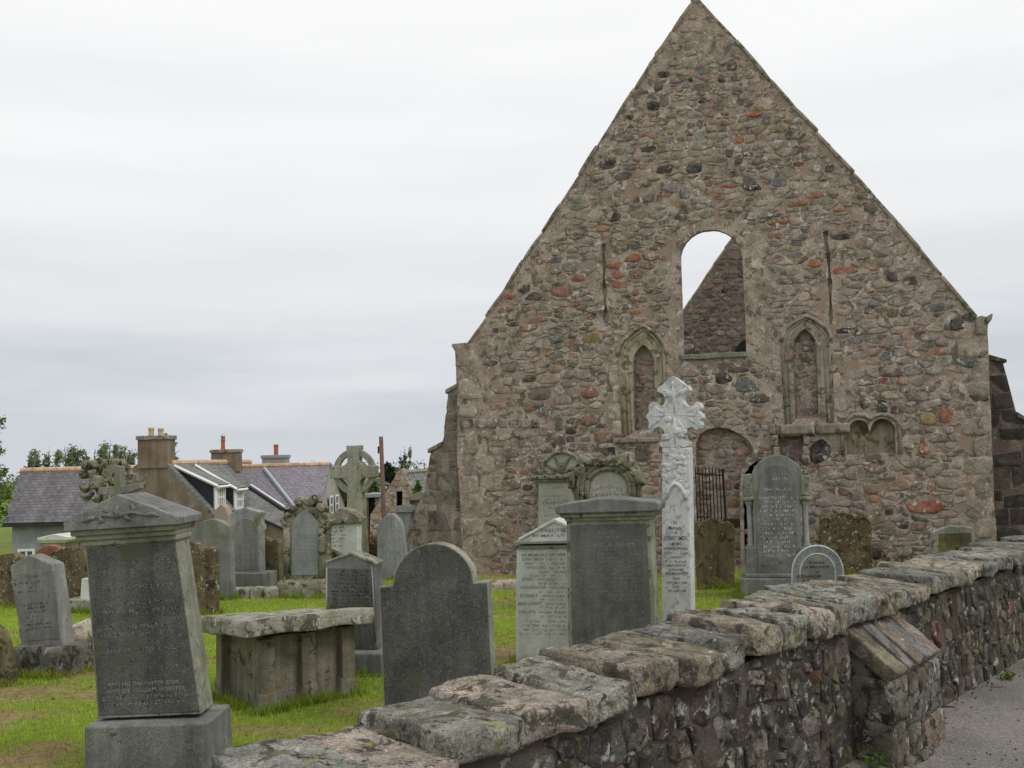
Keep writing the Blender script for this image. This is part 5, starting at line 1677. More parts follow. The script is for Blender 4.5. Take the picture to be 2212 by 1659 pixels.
# AA
fr, r_, s_ = HS('scroll_headstone', 'dark brown triple scroll headstone spotted with white lichen near the right gable corner', 1826, 13.0, -15,
   [(1770, 1235), (1770, 1120), (1776, 1111), (1785, 1110), (1794, 1118), (1799, 1126), (1808, 1112), (1823, 1104), (1838, 1110), (1848, 1125), (1855, 1113), (1868, 1109), (1878, 1117), (1881, 1130), (1886, 1235)], 0.16, M['brown'], GG)
m_ = MB()
for l in (arc(1784, 1130, 12, 12, 175, 5, 8), arc(1823, 1126, 23, 18, 170, 10, 10), arc(1866, 1130, 12, 12, 175, 5, 8)):
    m_.tube([(p[0], -0.004, p[1]) for p in fr.pts(l)], 0.016, 6)
m_.build('scroll_moulding', M['green_brown'], r_, smooth=True)
# AB
fr, r_, s_ = HS('round_headstone', 'small white edged half round headstone rising just over the wall coping', 1766, 8.8, -14,
   [(1710, 1320), (1710, 1240)] + arc(1766, 1236, 56, 58, 178, 2, 20) + [(1821, 1320)], 0.09, M['panel_light'], GG, 0.012, jit=0)
add_panel(fr, r_, [(1731, 1318), (1731, 1240)] + arc(1766, 1238, 35, 37, 176, 4, 16) + [(1801, 1318)], -0.005, 0.02, M['slab_grey'])
m_ = MB()
for rx, ry, w_ in ((55, 57, 0.006), (38, 40, 0.005)):
    m_.tube([(p[0], -0.002, p[1]) for p in fr.pts([(1766 - rx, 1310)] + arc(1766, 1236, rx, ry, 180, 0, 20) + [(1766 + rx, 1310)])], w_, 6)
m_.build('rim', M['white'], r_, smooth=True)
m_ = MB()
q = fr.pt(1768, 1187)
m_.tube([(q[0], -0.008, q[1]), (q[0], 0.01, q[1])], 0.022, 10)
for a_ in range(20, 170, 12):
    if abs(a_ - 90) > 8:
        q = fr.pt(1766 + 47 * math.cos(R(a_)), 1236 - 49 * math.sin(R(a_)))
        m_.tube([(q[0], -0.004, q[1]), (q[0], 0.01, q[1])], 0.009, 6)
m_.build('boss', M['granite'], r_)
inscr(fr, r_, [('Erected', (1749, 1218), (1780, 1217), 6), ('In Memory', (1738, 1228), (1791, 1226), 6), ('of', (1762, 1238), (1769, 1238), 6), ('ALEXANDER', (1720, 1249), (1775, 1248), 7), (None, (1723, 1257), (1765, 1256), 5)], M['ink_black'], -0.0085)
# AC
fr, r_, s_ = HS('pointed_headstone', 'pale greenish headstone top with a brown panel at far right behind the coping', 2060, 10.5, -15,
   [(2012, 1270), (2013, 1150), (2052, 1136), (2104, 1139), (2107, 1270)], 0.13, M['granite_green'], GG)
add_panel(fr, r_, [(2028, 1262), (2028, 1153), (2098, 1150), (2100, 1262)], -0.004, 0.02, M['green_brown'])
fr = Fr(1090, 13.6, -12)
m_ = MB()
for i in range(2):
    a, b = fr.pt(1064 + i * 26, 1270), fr.pt(1090 + i * 26, 1270)
    rough_block(m_, Matrix.Translation(((a[0] + b[0]) / 2, 0.1, 0.03)), (b[0] - a[0]), 0.4, 0.14, 650 + i, 4, 0.3, 0.03)
o = m_.build('flat_stone', M['pinkish'], smooth=True)
o.location = fr.o
o.rotation_euler = (0, 0, fr.yaw)
tag(o, 'low flat stone slab on the grass between the blank headstone and the church', 'rock')
# ------------------------------------------------------------------ houses beyond
def slab_quad(root, name, P, th, mat, parent=None):
    """a roof or wall panel through world points P (first edge = lower or left edge), with metric UVs"""
    o = Vector(root.location)
    P = [Vector(p) for p in P]
    nrm = (P[1] - P[0]).cross(P[-1] - P[0]).normalized()
    if nrm.dot(EYE - P[0]) < 0:
        nrm = -nrm
    Q = [p - nrm * th for p in P]
    n = len(P)
    m_ = MB()
    m_.add([p - o for p in P + Q], [tuple(range(n)), tuple(range(2 * n - 1, n - 1, -1))] + [(i, i + n, (i + 1) % n + n, (i + 1) % n) for i in range(n)])
    ob = m_.build(name, mat, parent or root)
    ux = (P[1] - P[0]).normalized()
    uy = nrm.cross(ux)
    uv = ob.data.uv_layers.new(name='UVMap')
    for lp in ob.data.loops:
        c = Vector(ob.data.vertices[lp.vertex_index].co) + o - P[0]
        uv.data[lp.index].uv = (c.dot(ux), c.dot(uy))
    return ob
def ridge_tiles(root, a, b, mat, rad=0.13):
    o = Vector(root.location)
    m_ = MB()
    a, b = Vector(a) - o, Vector(b) - o
    k = max(2, int((b - a).length / 0.5))
    for i in range(k):
        p, q = a + (b - a) * (i / k), a + (b - a) * ((i + 0.97) / k)
        m_.tube([p, q], rad, 8)
    return m_.build('ridge_tile', mat, root, smooth=False)
def wbox(m_, o, x0, x1, y0, y1, z0, z1):
    m_.box(x0 - o.x, x1 - o.x, y0 - o.y, y1 - o.y, z0 - o.z, z1 - o.z)
def hroot(name, label, cat, u, v, d):
    p = at(u, v, d)
    return thing(name, label, cat, (p.x, p.y, ground(p.x, p.y)))
# H1
h1 = hroot('slate_house', 'low grey harled house with an old slate roof and terracotta ridge at far left', 'house', 150, 1150, 40)
eL, eR = at(6, 1127, 38), at(300, 1126, 38)
rL, rR = at(46, 1018, 41), at(310, 1010, 41)
eR.z = eL.z = (eL.z + eR.z) / 2
rR.z = rL.z = (rL.z + rR.z) / 2
slab_quad(h1, 'roof', [eL, eR, rR, rL], 0.12, M['slate'])
bL, bR = rL + (rL - eL) * 0.95, rR + (rR - eR) * 0.95
bL.z = eL.z; bR.z = eL.z
slab_quad(h1, 'roof', [bR, bL, rL, rR], 0.12, M['slate'])
ridge_tiles(h1, rL, rR, M['ridge'], 0.14)
o = Vector(h1.location)
m_ = MB()
wbox(m_, o, eL.x + 0.25, eR.x, eL.y + 0.25, bL.y - 0.25, -5, eL.z - 0.06)
hw = m_.build('wall', M['harl'], h1)
m_ = MB()
wbox(m_, o, eL.x, eR.x, eL.y - 0.08, eL.y + 0.04, eL.z - 0.16, eL.z - 0.04)
m_.build('gutter', M['slatecheek'], h1)
m_ = MB()
m_.add([q - o for q in (Vector((eL.x + .25, eL.y + .25, eL.z - .05)), Vector((bL.x + .05, bL.y - .25, eL.z - .05)), Vector((rL.x + 0.1, rL.y, rL.z - 0.08)), Vector((eL.x + .45, eL.y + .25, eL.z - .05)), Vector((bL.x + .25, bL.y - .25, eL.z - .05)), Vector((rL.x + 0.3, rL.y, rL.z - 0.08)))], [(0, 1, 2), (5, 4, 3), (0, 3, 4, 1), (1, 4, 5, 2), (2, 5, 3, 0)])
m_.build('wall', M['harl'], h1)
def window(root, parent, a, b, c, d, bars=(1, 0), fw=0.09):
    """a framed window on the rectangle with world corners a(bottom left) b(bottom right) c(top right) d(top left)"""
    o = Vector(root.location)
    a, b, c, d = [Vector(q) for q in (a, b, c, d)]
    nrm = (b - a).cross(d - a).normalized()
    if nrm.dot(EYE - a) < 0:
        nrm = -nrm
    fr_ = MB()
    ux, uy = (b - a), (d - a)
    lx, ly = ux.length, uy.length
    ux.normalize(); uy.normalize()
    def bar(x0, x1, y0, y1, t=0.05):
        vs = [a + ux * x + uy * y_ + nrm * z for z in (0.0, t) for x, y_ in ((x0, y0), (x1, y0), (x1, y1), (x0, y1))]
        fr_.add([p - o for p in vs], [(0, 1, 2, 3), (7, 6, 5, 4), (0, 4, 5, 1), (1, 5, 6, 2), (2, 6, 7, 3), (3, 7, 4, 0)])
    bar(0, fw, 0, ly); bar(lx - fw, lx, 0, ly); bar(fw, lx - fw, 0, fw); bar(fw, lx - fw, ly - fw, ly)
    for i in range(bars[0]):
        x = lx * (i + 1) / (bars[0] + 1)
        bar(x - fw * .35, x + fw * .35, fw, ly - fw, 0.04)
    for i in range(bars[1]):
        y_ = ly * (i + 1) / (bars[1] + 1)
        bar(fw, lx - fw, y_ - fw * .35, y_ + fw * .35, 0.035)
    w_ = fr_.build('window', M['whitepaint'], parent)
    g_ = MB()
    g_.add([p + nrm * 0.012 - o for p in (a, b, c, d)], [(0, 1, 2, 3)])
    g_.build('pane', M['glass'], w_)
    return w_
def wz(u, v, y):
    return at(u, v, y)
yw = eL.y + 0.24
window(h1, h1, wz(39, 1206, yw), wz(76, 1205, yw), wz(76, 1185, yw), wz(39, 1186, yw), (1, 0), 0.10)

# H2
h2 = hroot('dormer_house', 'brown harled gabled house with chimneys and two black slated dormers', 'house', 330, 1150, 36)
o = Vector(h2.location)
gp = [(190, 1260), (190, 1116), (262, 1030), (284, 1012), (296, 1003), (361, 1003), (463, 1113), (463, 1260)]
GP = [at(u_, v_, 36) for u_, v_ in gp]
m_ = MB()
m_.add([p - o for p in GP] + [p - o + Vector((0, 0.4, 0)) for p in GP], [tuple(range(8)), tuple(range(15, 7, -1))] + [(i, i + 8, (i + 1) % 8 + 8, (i + 1) % 8) for i in range(8)])
m_.build('gable_wall', M['harl_brown'], h2)
P1, P3 = at(361, 1001, 36), at(464, 1113, 36)
P2 = at(540, 1004, 50)
P2.z = P1.z
dv = P2 - P1
slab_quad(h2, 'roof', [P3, P3 + dv, P2, P1], 0.12, M['slate_grey'])
P1b = at(298, 1001, 36); P3b = at(190, 1113, 36)
slab_quad(h2, 'roof', [P3b + dv, P3b, P1, P2], 0.12, M['slate_grey'])
ridge_tiles(h2, P1 + dv * 0.03, P2, M['ridge'], 0.13)
m_ = MB()
m_.add([q - o for q in (P3 + Vector((-.15, .1, -.05)), P3 + dv + Vector((-.15, 0, -.05)), P3 + dv + Vector((-.15, 0, -4)), P3 + Vector((-.15, .1, -4)))], [(0, 1, 2, 3)])
m_.build('wall', M['harl_pink'], h2)
def chimney(root, ua, ub, vt, vb, d, dep, mat, pots, capm):
    d -= 0.05
    o = Vector(root.location)
    a, b = at(ua, vb, d), at(ub, vt, d)
    m_ = MB()
    wbox(m_, o, a.x, b.x, d, d + dep, a.z, b.z)
    c_ = m_.build('chimney', mat, root)
    m_ = MB()
    wbox(m_, o, a.x - 0.06, b.x + 0.06, d - 0.06, d + dep + 0.06, b.z, b.z + 0.16)
    m_.build('cap', capm, c_, bevel=0.02)
    for (u0, u1, v0, mt, cowl) in pots:
        p, q = at(u0, v0, d), at(u1, v0, d)
        x, rd = (p.x + q.x) / 2 - o.x, (q.x - p.x) / 2
        zb, zt = b.z + 0.16 - o.z, p.z - o.z
        m_ = MB()
        m_.lathe([(rd * 1.05, zb), (rd, zb + 0.06), (rd * 0.92, zt - 0.12), (rd * 1.12, zt - 0.1), (rd * 1.12, zt - 0.03), (rd * 0.9, zt)], x, d + dep / 2 - o.y, 12)
        m_.build('chimney_pot', mt, c_, smooth=False)
        if cowl:
            m_ = MB()
            m_.lathe([(rd * 0.9, zt), (rd * 1.0, zt + 0.10), (rd * 1.2, zt + 0.11), (rd * 0.7, zt + 0.2), (0.02, zt + 0.24)], x, d + dep / 2 - o.y, 10)
            m_.build('cowl', M['cowl'], c_, smooth=True)
chimney(h2, 297, 360, 949, 1012, 36, 0.9, M['harl_brown'], [(311, 323, 923, M['pot_cream'], False), (332, 344, 924, M['pot_cream'], False)], M['dressed'])
chimney(h2, 456, 511, 977, 1020, 45, 0.9, M['harl_brown'], [(471, 480, 948, M['pot_red'], True)], M['dressed'])
for k_, (u_, v_, y_) in enumerate(((464, 1048, 36.62), (506, 1055, 39.45))):
    f_ = at(u_, v_, y_)
    bk = Vector((P1.x + (y_ - P1.y) / dv.y * dv.x + 0.12, y_, P1.z - 0.12))
    lo = f_.z - 0.95
    wd = 1.25
    m_ = MB()
    m_.add([q - o for q in (bk, f_, Vector((f_.x, y_, lo)))] + [q - o + Vector((0, wd, 0)) for q in (bk, f_, Vector((f_.x, y_, lo)))], [(0, 1, 2), (5, 4, 3), (0, 3, 4, 1), (1, 4, 5, 2), (2, 5, 3, 0)])
    dm = m_.build('dormer', M['slatecheek'], h2)
    slab_quad(h2, 'dormer_roof', [f_ + Vector((.15, -.1, 0.02)), f_ + Vector((.15, wd + .1, 0.02)), bk + Vector((0, wd + .1, .08)), bk + Vector((0, -.1, .08))], 0.08, M['slate_grey'], dm)
    m_ = MB()
    m_.tube([bk - o + Vector((0, -.12, 0.02)), f_ - o + Vector((.15, -.12, -0.04))], 0.07, 4)
    m_.tube([f_ - o + Vector((.17, -.1, -0.08)), f_ - o + Vector((.17, wd + .1, -0.08))], 0.06, 4)
    m_.tube([f_ - o + Vector((.03, -.02, -0.06)), Vector((f_.x + .03, y_ - .02, lo)) - o], 0.07, 4)
    m_.build('fascia', M['whitepaint'], dm)
    wdw = window(h2, dm, (f_.x + 0.02, y_ + 0.1, lo + 0.05), (f_.x + 0.02, y_ + wd - 0.1, lo + 0.05), (f_.x + 0.02, y_ + wd - 0.1, f_.z - 0.08), (f_.x + 0.02, y_ + 0.1, f_.z - 0.08), (3, 1), 0.1)
# H3
h3 = hroot('purple_slate_house', 'pale house with a smooth purple slate roof and terracotta ridge', 'house', 680, 1150, 45)
o = Vector(h3.location)
rL, rR = at(518, 1008, 47), at(713, 1003, 47)
rL.z = rR.z
eL, eR = at(548, 1105, 43.5), at(692, 1098, 43.5)
eL.z = eR.z
slab_quad(h3, 'roof', [eL, eR, rR, rL], 0.12, M['slate_purple'])
bR, bL = rR + Vector((1.0, 3.5, eR.z - rR.z)), rL + Vector((1.0, 3.5, eR.z - rR.z))
slab_quad(h3, 'roof', [bR, bL, rL, rR], 0.12, M['slate_purple'])
ridge_tiles(h3, rL, rR, M['ridge'], 0.13)
m_ = MB()
A, B, C_ = eR + Vector((-.1, .1, -.1)), at(744, 1098, 50), rR + Vector((-.05, 0, -.1))
B.z = A.z
pl = [A + Vector((0, 0, -4)), B + Vector((0, 0, -4)), B, C_, A]
m_.add([p - o for p in pl] + [p - o + Vector((-.3, 0, 0)) for p in pl], [tuple(range(5)), tuple(range(9, 4, -1))] + [(i, i + 5, (i + 1) % 5 + 5, (i + 1) % 5) for i in range(5)])
gw = m_.build('gable_wall', M['harl_pale'], h3)
def on_gable(s, z):
    return A + (B - A) * s + Vector((0.03, -0.01, z - A.z))
for s0 in (0.36, 0.58):
    zt, zb = at(715, 1071, 46).z, at(715, 1112, 46).z
    window(h3, gw, on_gable(s0, zb), on_gable(s0 + 0.13, zb), on_gable(s0 + 0.13, zt), on_gable(s0, zt), (0, 1), 0.1)
m_ = MB()
m_.add([p - o for p in (eL + Vector((0, .2, -.1)), eR + Vector((0, .2, -.1)), eR + Vector((0, .2, -4)), eL + Vector((0, .2, -4)))], [(0, 1, 2, 3)])
m_.build('wall', M['harl_pink'], h3)
p, q = at(572, 1014, 46.7), at(638, 1098, 43.6)
m_ = MB()
m_.tube([p - o + Vector((0, -0.1, 0.05)), q - o + Vector((0, -.1, 0.05))], 0.10, 5)
m_.build('valley_flashing', M['lead'], h3)
chimney(h3, 566, 617, 989, 1012, 47.2, 0.8, M['harl'], [(587, 597, 960, M['pot_red'], False)], M['harl'])
# lean-to
h4 = hroot('lean_to', 'grey roofed lean-to with a pink harled wall below the purple slate roof', 'outbuilding', 570, 1150, 40)
o = Vector(h4.location)
q0, q1, q2, q3 = at(500, 1066, 42.5), at(540, 1054, 42.5), at(613, 1102, 40.6), at(614, 1140, 39.0)
q4 = at(540, 1107, 40.2)
slab_quad(h4, 'roof', [q4, q3, q2, q1], 0.1, M['slate_grey'])
slab_quad(h4, 'roof', [q0, q4, q1], 0.1, M['slate_grey'])
m_ = MB()
m_.tube([q1 - o + Vector((0, -.05, .02)), q2 - o + Vector((0, -.05, .02))], 0.09, 5)
m_.build('verge', M['slatecheek'], h4)
m_ = MB()
m_.tube([q1 - o + Vector((0.05, -.05, .14)), q2 - o + Vector((0.05, -.05, .14))], 0.05, 5)
m_.build('verge_trim', M['whitepaint'], h4)
m_ = MB()
m_.tube([q4 - o + Vector((0, -.06, -.05)), q3 - o + Vector((0, -.06, -.05))], 0.06, 5)
m_.build('gutter', M['slatecheek'], h4)
m_ = MB()
m_.add([p - o for p in (q4 + Vector((0, .1, -.06)), q3 + Vector((0, .1, -.06)), q3 + Vector((0, .1, -3)), q4 + Vector((0, .1, -3)))], [(0, 1, 2, 3)])
m_.add([p - o for p in (q4 + Vector((0, .3, -.06)), q3 + Vector((0, .3, -.06)), q3 + Vector((0, .3, -3)), q4 + Vector((0, .3, -3)))], [(3, 2, 1, 0)])
m_.build('wall', M['harl_pink'], h4)
m_ = MB()
p = at(572, 1140, 39.6) - o
m_.lathe([(0.04, p.z - .1), (0.09, p.z - 0.05), (0.09, p.z + .1), (0.03, p.z + .18)], p.x, p.y, 8)
m_.build('wall_lamp', M['whitepaint'], h4)

# barn
b1_ = hroot('stone_barn', 'old stone barn gable with a dark square opening and grey slate roof', 'barn', 860, 1120, 40)
o = Vector(b1_.location)
gp = [(798, 1180), (800, 1112), (806, 1103), (838, 1056), (862, 1016), (868, 1018), (915, 1092), (915, 1180)]
GP = [at(u_, v_, 40) for u_, v_ in gp]
m_ = MB()
n = len(GP)
hole = [at(u_, v_, 40) for u_, v_ in ((856, 1093), (869, 1093), (869, 1061), (856, 1061))]
oo = [((p - o).x, (p - o).z) for p in GP]
hh = [((p - o).x, (p - o).z) for p in hole]
yy = 40 - o.y
holed_face(m_, oo, [hh], yy)
loop_wall(m_, oo, yy, yy + 0.6)
loop_wall(m_, hh, yy, yy + 0.55)
bg = m_.build('gable_wall', M['mortar'], b1_, fix=False)
m_ = MB()
holed_face(m_, hh, [], yy + 0.5)
m_.build('opening', M['dark'], bg, fix=False)
t_ = MB()
rubble(t_, oo, [[(hh[0][0] - .1, hh[0][1] - .1), (hh[1][0] + .1, hh[1][1] - .1), (hh[2][0] + .1, hh[2][1] + .15), (hh[3][0] - .1, hh[3][1] + .15)]], 91, cw=(0.2, 0.5), ch=(0.15, 0.3), hgt=(0.01, 0.03), pal=[((0.25, 0.19, 0.16), 3), ((0.21, 0.16, 0.13), 3), ((0.28, 0.23, 0.19), 2)])
s_ = MB()
s_.add([(p[0], p[1] + yy, p[2]) for p in t_.v], t_.f)
s_.c = t_.c
s_.build('rubble_facing', M['rubble'], bg)
m_ = MB()
A, B, C_ = at(806, 1103, 40) - o, at(865, 1014, 40) - o, at(917, 1094, 40) - o
m_.tube([B + Vector((0, .25, 0)), C_ + Vector((0, .25, 0))], 0.16, 4)
m_.build('coping', M['dressed'], bg)
rA, rB = at(868, 1021, 40.5), at(948, 1021, 48)
rB.z = rA.z
slab_quad(b1_, 'roof', [at(915, 1090, 40.5), at(915, 1090, 40.5) + (rB - rA), rB, rA], 0.1, M['slate_far'])
slab_quad(b1_, 'roof', [at(812, 1092, 40.5) + (rB - rA), at(812, 1092, 40.5), rA, rB], 0.1, M['slate_far'])
ridge_tiles(b1_, rA, rB, M['dressed'], 0.1)
# hut with pyramid roof
hu = hroot('garden_hut', 'small hut with a grey pyramid roof and white windows behind the barn', 'hut', 818, 1060, 55)
o = Vector(hu.location)
m_ = MB()
a, b, t = at(797, 1048, 55), at(842, 1048, 55), at(820, 1033, 56.2)
mdx = b.x - a.x
m_.add([q - o for q in (a, b, b + Vector((0, mdx, 0)), a + Vector((0, mdx, 0)), Vector((t.x, 55 + mdx / 2, t.z)))], [(0, 1, 4), (1, 2, 4), (2, 3, 4), (3, 0, 4), (3, 2, 1, 0)])
m_.build('roof', M['slate_grey'], hu)
m_ = MB()
wbox(m_, o, a.x + 0.12, b.x - 0.12, 55.12, 55 + mdx - 0.12, -5, a.z - 0.02)
m_.build('wall', M['slatecheek'], hu)
for u0 in (806, 816, 828):
    window(hu, hu, at(u0, 1061, 55.1), at(u0 + 8, 1061, 55.1), at(u0 + 8, 1050, 55.1), at(u0, 1050, 55.1), (0, 0), 0.06)
sh = hroot('dark_shed', 'dark open fronted shed with a pale roof edge left of the stone barn', 'shed', 806, 1110, 44)
o = Vector(sh.location)
m_ = MB()
a, b = at(793, 1072, 44), at(826, 1065, 44)
wbox(m_, o, a.x, b.x, 44, 46, -6, a.z - 0.05)
m_.build('wall', M['dark'], sh)
m_ = MB()
wbox(m_, o, a.x - 0.1, b.x + 0.1, 43.8, 46.2, a.z - 0.05, a.z + 0.1)
m_.build('roof', M['harl'], sh)
m_ = MB()
for u0 in (794, 813):
    p = at(u0, 1100, 43.9)
    wbox(m_, o, p.x - 0.05, p.x + 0.05, 43.85, 43.95, -6, a.z - 0.05)
m_.build('post', M['pole'], sh)
# pole
pt_, pb_ = at(823, 943, 33), at(831, 1115, 33)
pl_ = thing('wooden_pole', 'bare brown wooden pole standing between the ringed cross and the church', 'pole', (pb_.x, pb_.y, ground(pb_.x, pb_.y)))
o = Vector(pl_.location)
m_ = MB()
m_.tube([Vector((0.03, 0, -0.3)), pt_ - o], [0.085, 0.075], 9)
m_.build('shaft', M['pole'], pl_, smooth=True)
m_ = MB()
m_.tube([pt_ - o + Vector((-0.1, 0, -0.35)), pt_ - o + Vector((-0.1, 0, -0.6))], 0.03, 6)
m_.build('bracket', M['iron'], pl_)

# ------------------------------------------------------------------ trees
def leaves(mb, centers, n, sp, size, rr, tint=(0.6, 1.35), flat=0.0):
    for _ in range(n):
        c, s = rr.choice(centers)
        p = Vector((rr.gauss(0, 1), rr.gauss(0, 1), rr.gauss(0, 1) * (1 - flat))) * sp * s + c
        a = Vector((rr.gauss(0, 1), rr.gauss(0, 1), rr.gauss(0, 1))).normalized()
        b = a.cross(Vector((rr.gauss(0, 1), rr.gauss(0, 1), rr.gauss(0, 1)))).normalized()
        l = size * rr.uniform(0.6, 1.3)
        w_ = l * 0.5
        t = rr.uniform(*tint)
        col = (t * rr.uniform(0.85, 1.2), t, t * rr.uniform(0.7, 1.1))
        mb.add([p - a * l, p + b * w_, p + a * l, p - b * w_], [(0, 1, 2, 3)], col)
def tree(name, label, u, vtop, d, wpx, hpx, seed, mat, nleaf=1500, lsize=0.13, group='trees behind the houses', shape='birch', cat='tree', vb=None):
    rr = random.Random(seed)
    top = at(u, vtop, d)
    base = Vector((top.x, d, ground(top.x, d)))
    root = thing(name, label, cat, base, 0, group)
    H = top.z - base.z
    Wd = wpx / FP * d
    crown0 = H - hpx / FP * d
    tr = MB()
    tr.tube([(0, 0, -0.3), (rr.gauss(0, .05), 0, H * 0.4), (rr.gauss(0, .1), 0, H * 0.75), (0, 0, H * 0.97)], [H * 0.018 + 0.03, H * 0.014 + .02, H * 0.008 + .01, 0.01], 7)
    cen = []
    nb = 26 if shape != 'birch' else 20
    for i in range(nb):
        t = (i + rr.random()) / nb
        z = crown0 + (H - crown0) * t
        prof = ((math.sin(math.pi * (0.2 + 0.76 * t)) ** 0.8) * (1 - 0.45 * t) if shape == 'birch' else (1 - t) ** 0.8 + 0.05 if shape == 'cone' else math.sin(math.pi * (0.12 + 0.86 * t)))
        r0 = Wd / 2 * prof
        a = i * 2.4 + rr.uniform(-.4, .4)
        e = Vector((math.cos(a) * r0 * rr.uniform(.5, 1.15), math.sin(a) * r0 * rr.uniform(.5, 1.15), z + r0 * rr.uniform(0.0, 0.5)))
        s = Vector((0, 0, z - r0 * 0.4))
        tr.tube([s, (s + e) / 2 + Vector((0, 0, r0 * .1)), e], [0.03 * H / 8, 0.02 * H / 8, 0.006], 4, cap=False)
        for f in (0.35, 0.65, 0.9, 1.0):
            cen.append((s + (e - s) * f + Vector((0, 0, rr.gauss(0, .1))), 0.5 + 0.5 * rr.random()))
    if shape == 'birch':
        cen = []
        for q in range(3):
            tx, ty = rr.uniform(-.42, .42) * Wd, rr.uniform(-.3, .3) * Wd
            tz = H - (0 if q == 0 else rr.uniform(0.15, 0.55))
            tr.tube([(0, 0, crown0 * 0.8), (tx * .6, ty * .6, (crown0 + tz) / 2), (tx, ty, tz)], [0.05, 0.03, 0.006], 5, cap=False)
            for i in range(46):
                f = rr.random() ** 0.8
                r0 = (0.05 + 0.36 * f) * Wd * 0.75
                a = rr.uniform(0, 6.28)
                cen.append((Vector((tx * (1 - f * .5) + math.cos(a) * r0 * rr.random() ** .5, ty * (1 - f * .5) + math.sin(a) * r0 * rr.random() ** .5, tz - f * (H - crown0))), 0.5 + 0.5 * rr.random()))
    tr.build('trunk', M['bark'], root)
    lf = MB()
    leaves(lf, cen, nleaf, Wd * (0.07 if shape == 'birch' else 0.085), lsize, rr)
    lf.build('crown', mat, root, fix=False)
    return root
BG = 'birches beyond the left house'
for i, (u_, vt_, wd_, hp_, lab) in enumerate(((62, 976, 34, 110, 'slim pointed dark birch at the left end of the slate roof'), (106, 966, 44, 120, 'thin airy birch above the left third of the slate roof'), (140, 962, 40, 120, 'twin topped birch above the middle of the slate roof'),
                                             (168, 960, 40, 120, 'upright birch left of the ornate ringed cross'), (205, 966, 40, 120, 'bushy birch just behind the ornate ringed cross'), (238, 952, 46, 130, 'tallest birch above the ornate ringed cross'),
                                             (262, 962, 34, 120, 'small birch between the ornate cross and the chimney'), (284, 968, 34, 120, 'low birch close against the left side of the big chimney'), (370, 938, 44, 120, 'birch top showing right of the big cream potted chimney'))):
    tree('birch_tree', lab, u_, vt_, 58 + (i * 3) % 8, wd_ * 1.35, hp_ * 0.8, 100 + i, M['leaf_birch'], 2600, 0.085, BG)
tree('young_birch', 'small airy young birch above the barn roof', 874, 964, 60, 36, 95, 141, M['leaf_birch'], 520, 0.13, None)
tree('small_tree', 'treetop just showing above the purple slate roof', 672, 998, 70, 20, 50, 142, M['leaf_birch'], 300, 0.14, None)
tree('conifer', 'dark conifer behind the wooden pole', 838, 1006, 85, 44, 60, 143, M['leaf_dark'], 2600, 0.16, None, 'round')
tree('bush', 'green bush between the purple slate house and the ringed cross', 757, 1036, 52, 40, 110, 144, M['leaf'], 2200, 0.16, None, 'round', 'bush')
tree('bush', 'green leafy shrub growing by the hut right of the ringed cross', 806, 1046, 47, 26, 40, 145, M['leaf'], 700, 0.13, None, 'round', 'bush')
tree('bush', 'light green shrub against the barn roof by the buttress', 902, 1046, 38, 20, 34, 146, M['leaf'], 260, 0.10, None, 'round', 'bush')
# big tree at the left edge
rr = random.Random(77)
top = at(-60, 860, 24)
base = Vector((top.x - 0.6, 24, ground(top.x, 24)))
bt = thing('broadleaf_tree', 'leafy broadleaf tree reaching in from the left edge', 'tree', base)
H = top.z - base.z
tr = MB()
tr.tube([(0, 0, -.3), (0.1, 0, H * .5), (0, 0, H)], [0.22, 0.16, 0.04], 9)
cen = []
for (u_, v_) in ((22, 905), (28, 912), (10, 930), (-10, 890), (-20, 930), (18, 962), (24, 975), (5, 985), (28, 1015), (34, 1020), (12, 1025), (30, 1050), (42, 1060), (20, 1085), (34, 1100), (10, 1110), (-10, 1060), (-10, 1130), (44, 1075), (28, 1120), (6, 1150), (-20, 1000), (-30, 1100), (-40, 950), (15, 1070), (0, 1095), (20, 1135), (2, 1040), (26, 1078)):
    e = at(u_ - 24, v_, 24 + rr.uniform(-1.2, 1.2)) - base
    s = Vector((0, 0, min(H * .95, max(0.5, e.z - rr.uniform(0.1, .5)))))
    tr.tube([s, (s + e) / 2 + Vector((0, 0, .1)), e], [0.05, 0.03, 0.008], 5, cap=False)
    for f in (0.5, 0.72, 0.88, 1.0):
        cen.append((s + (e - s) * f, 0.6 if f < 1 else 0.45))
for i in range(34):
    g_ = rr.uniform(1.7, 4.6)
    z_ = H * rr.uniform(0.25, 1.02)
    r_t = 1.5 * math.sin(math.pi * min(0.97, max(0.1, z_ / H * 0.85))) + 0.2
    e = Vector((math.cos(g_) * r_t, math.sin(g_) * r_t, z_))
    s = Vector((0, 0, max(0.4, z_ - 0.4)))
    tr.tube([s, (s + e) / 2 + Vector((0, 0, .1)), e], [0.05, 0.03, 0.008], 5, cap=False)
    for f in (0.5, 0.72, 0.88, 1.0):
        cen.append((s + (e - s) * f, 0.9))
tr.build('trunk', M['bark'], bt)
lf = MB()
leaves(lf, cen, 7600, 0.15, 0.05, rr)
lf.build('crown', M['leaf'], bt, fix=False)
# far wood, one mass
rr = random.Random(88)
lf = MB()
lf.col = (1, 1, 1)
cen = []
for i in range(420):
    x = rr.uniform(-110, 60)
    y_ = rr.uniform(150, 190)
    hh_ = rr.uniform(1.6, 2.7)
    zb = ground(x, y_)
    for q in range(4):
        cen.append((Vector((x + rr.gauss(0, 1), y_ + rr.gauss(0, 1), 0) ) + Vector((0, 0, rr.uniform(-7, 0.2) if q else rr.uniform(-1.0, 0.5))), 1.0))
leaves(lf, cen, 22000, 0.55, 0.30, rr, (0.45, 1.15))
o = lf.build('woodland', M['leaf_birch'], fix=False)
tag(o, 'low distant wood along the horizon', 'woodland', kind='stuff')
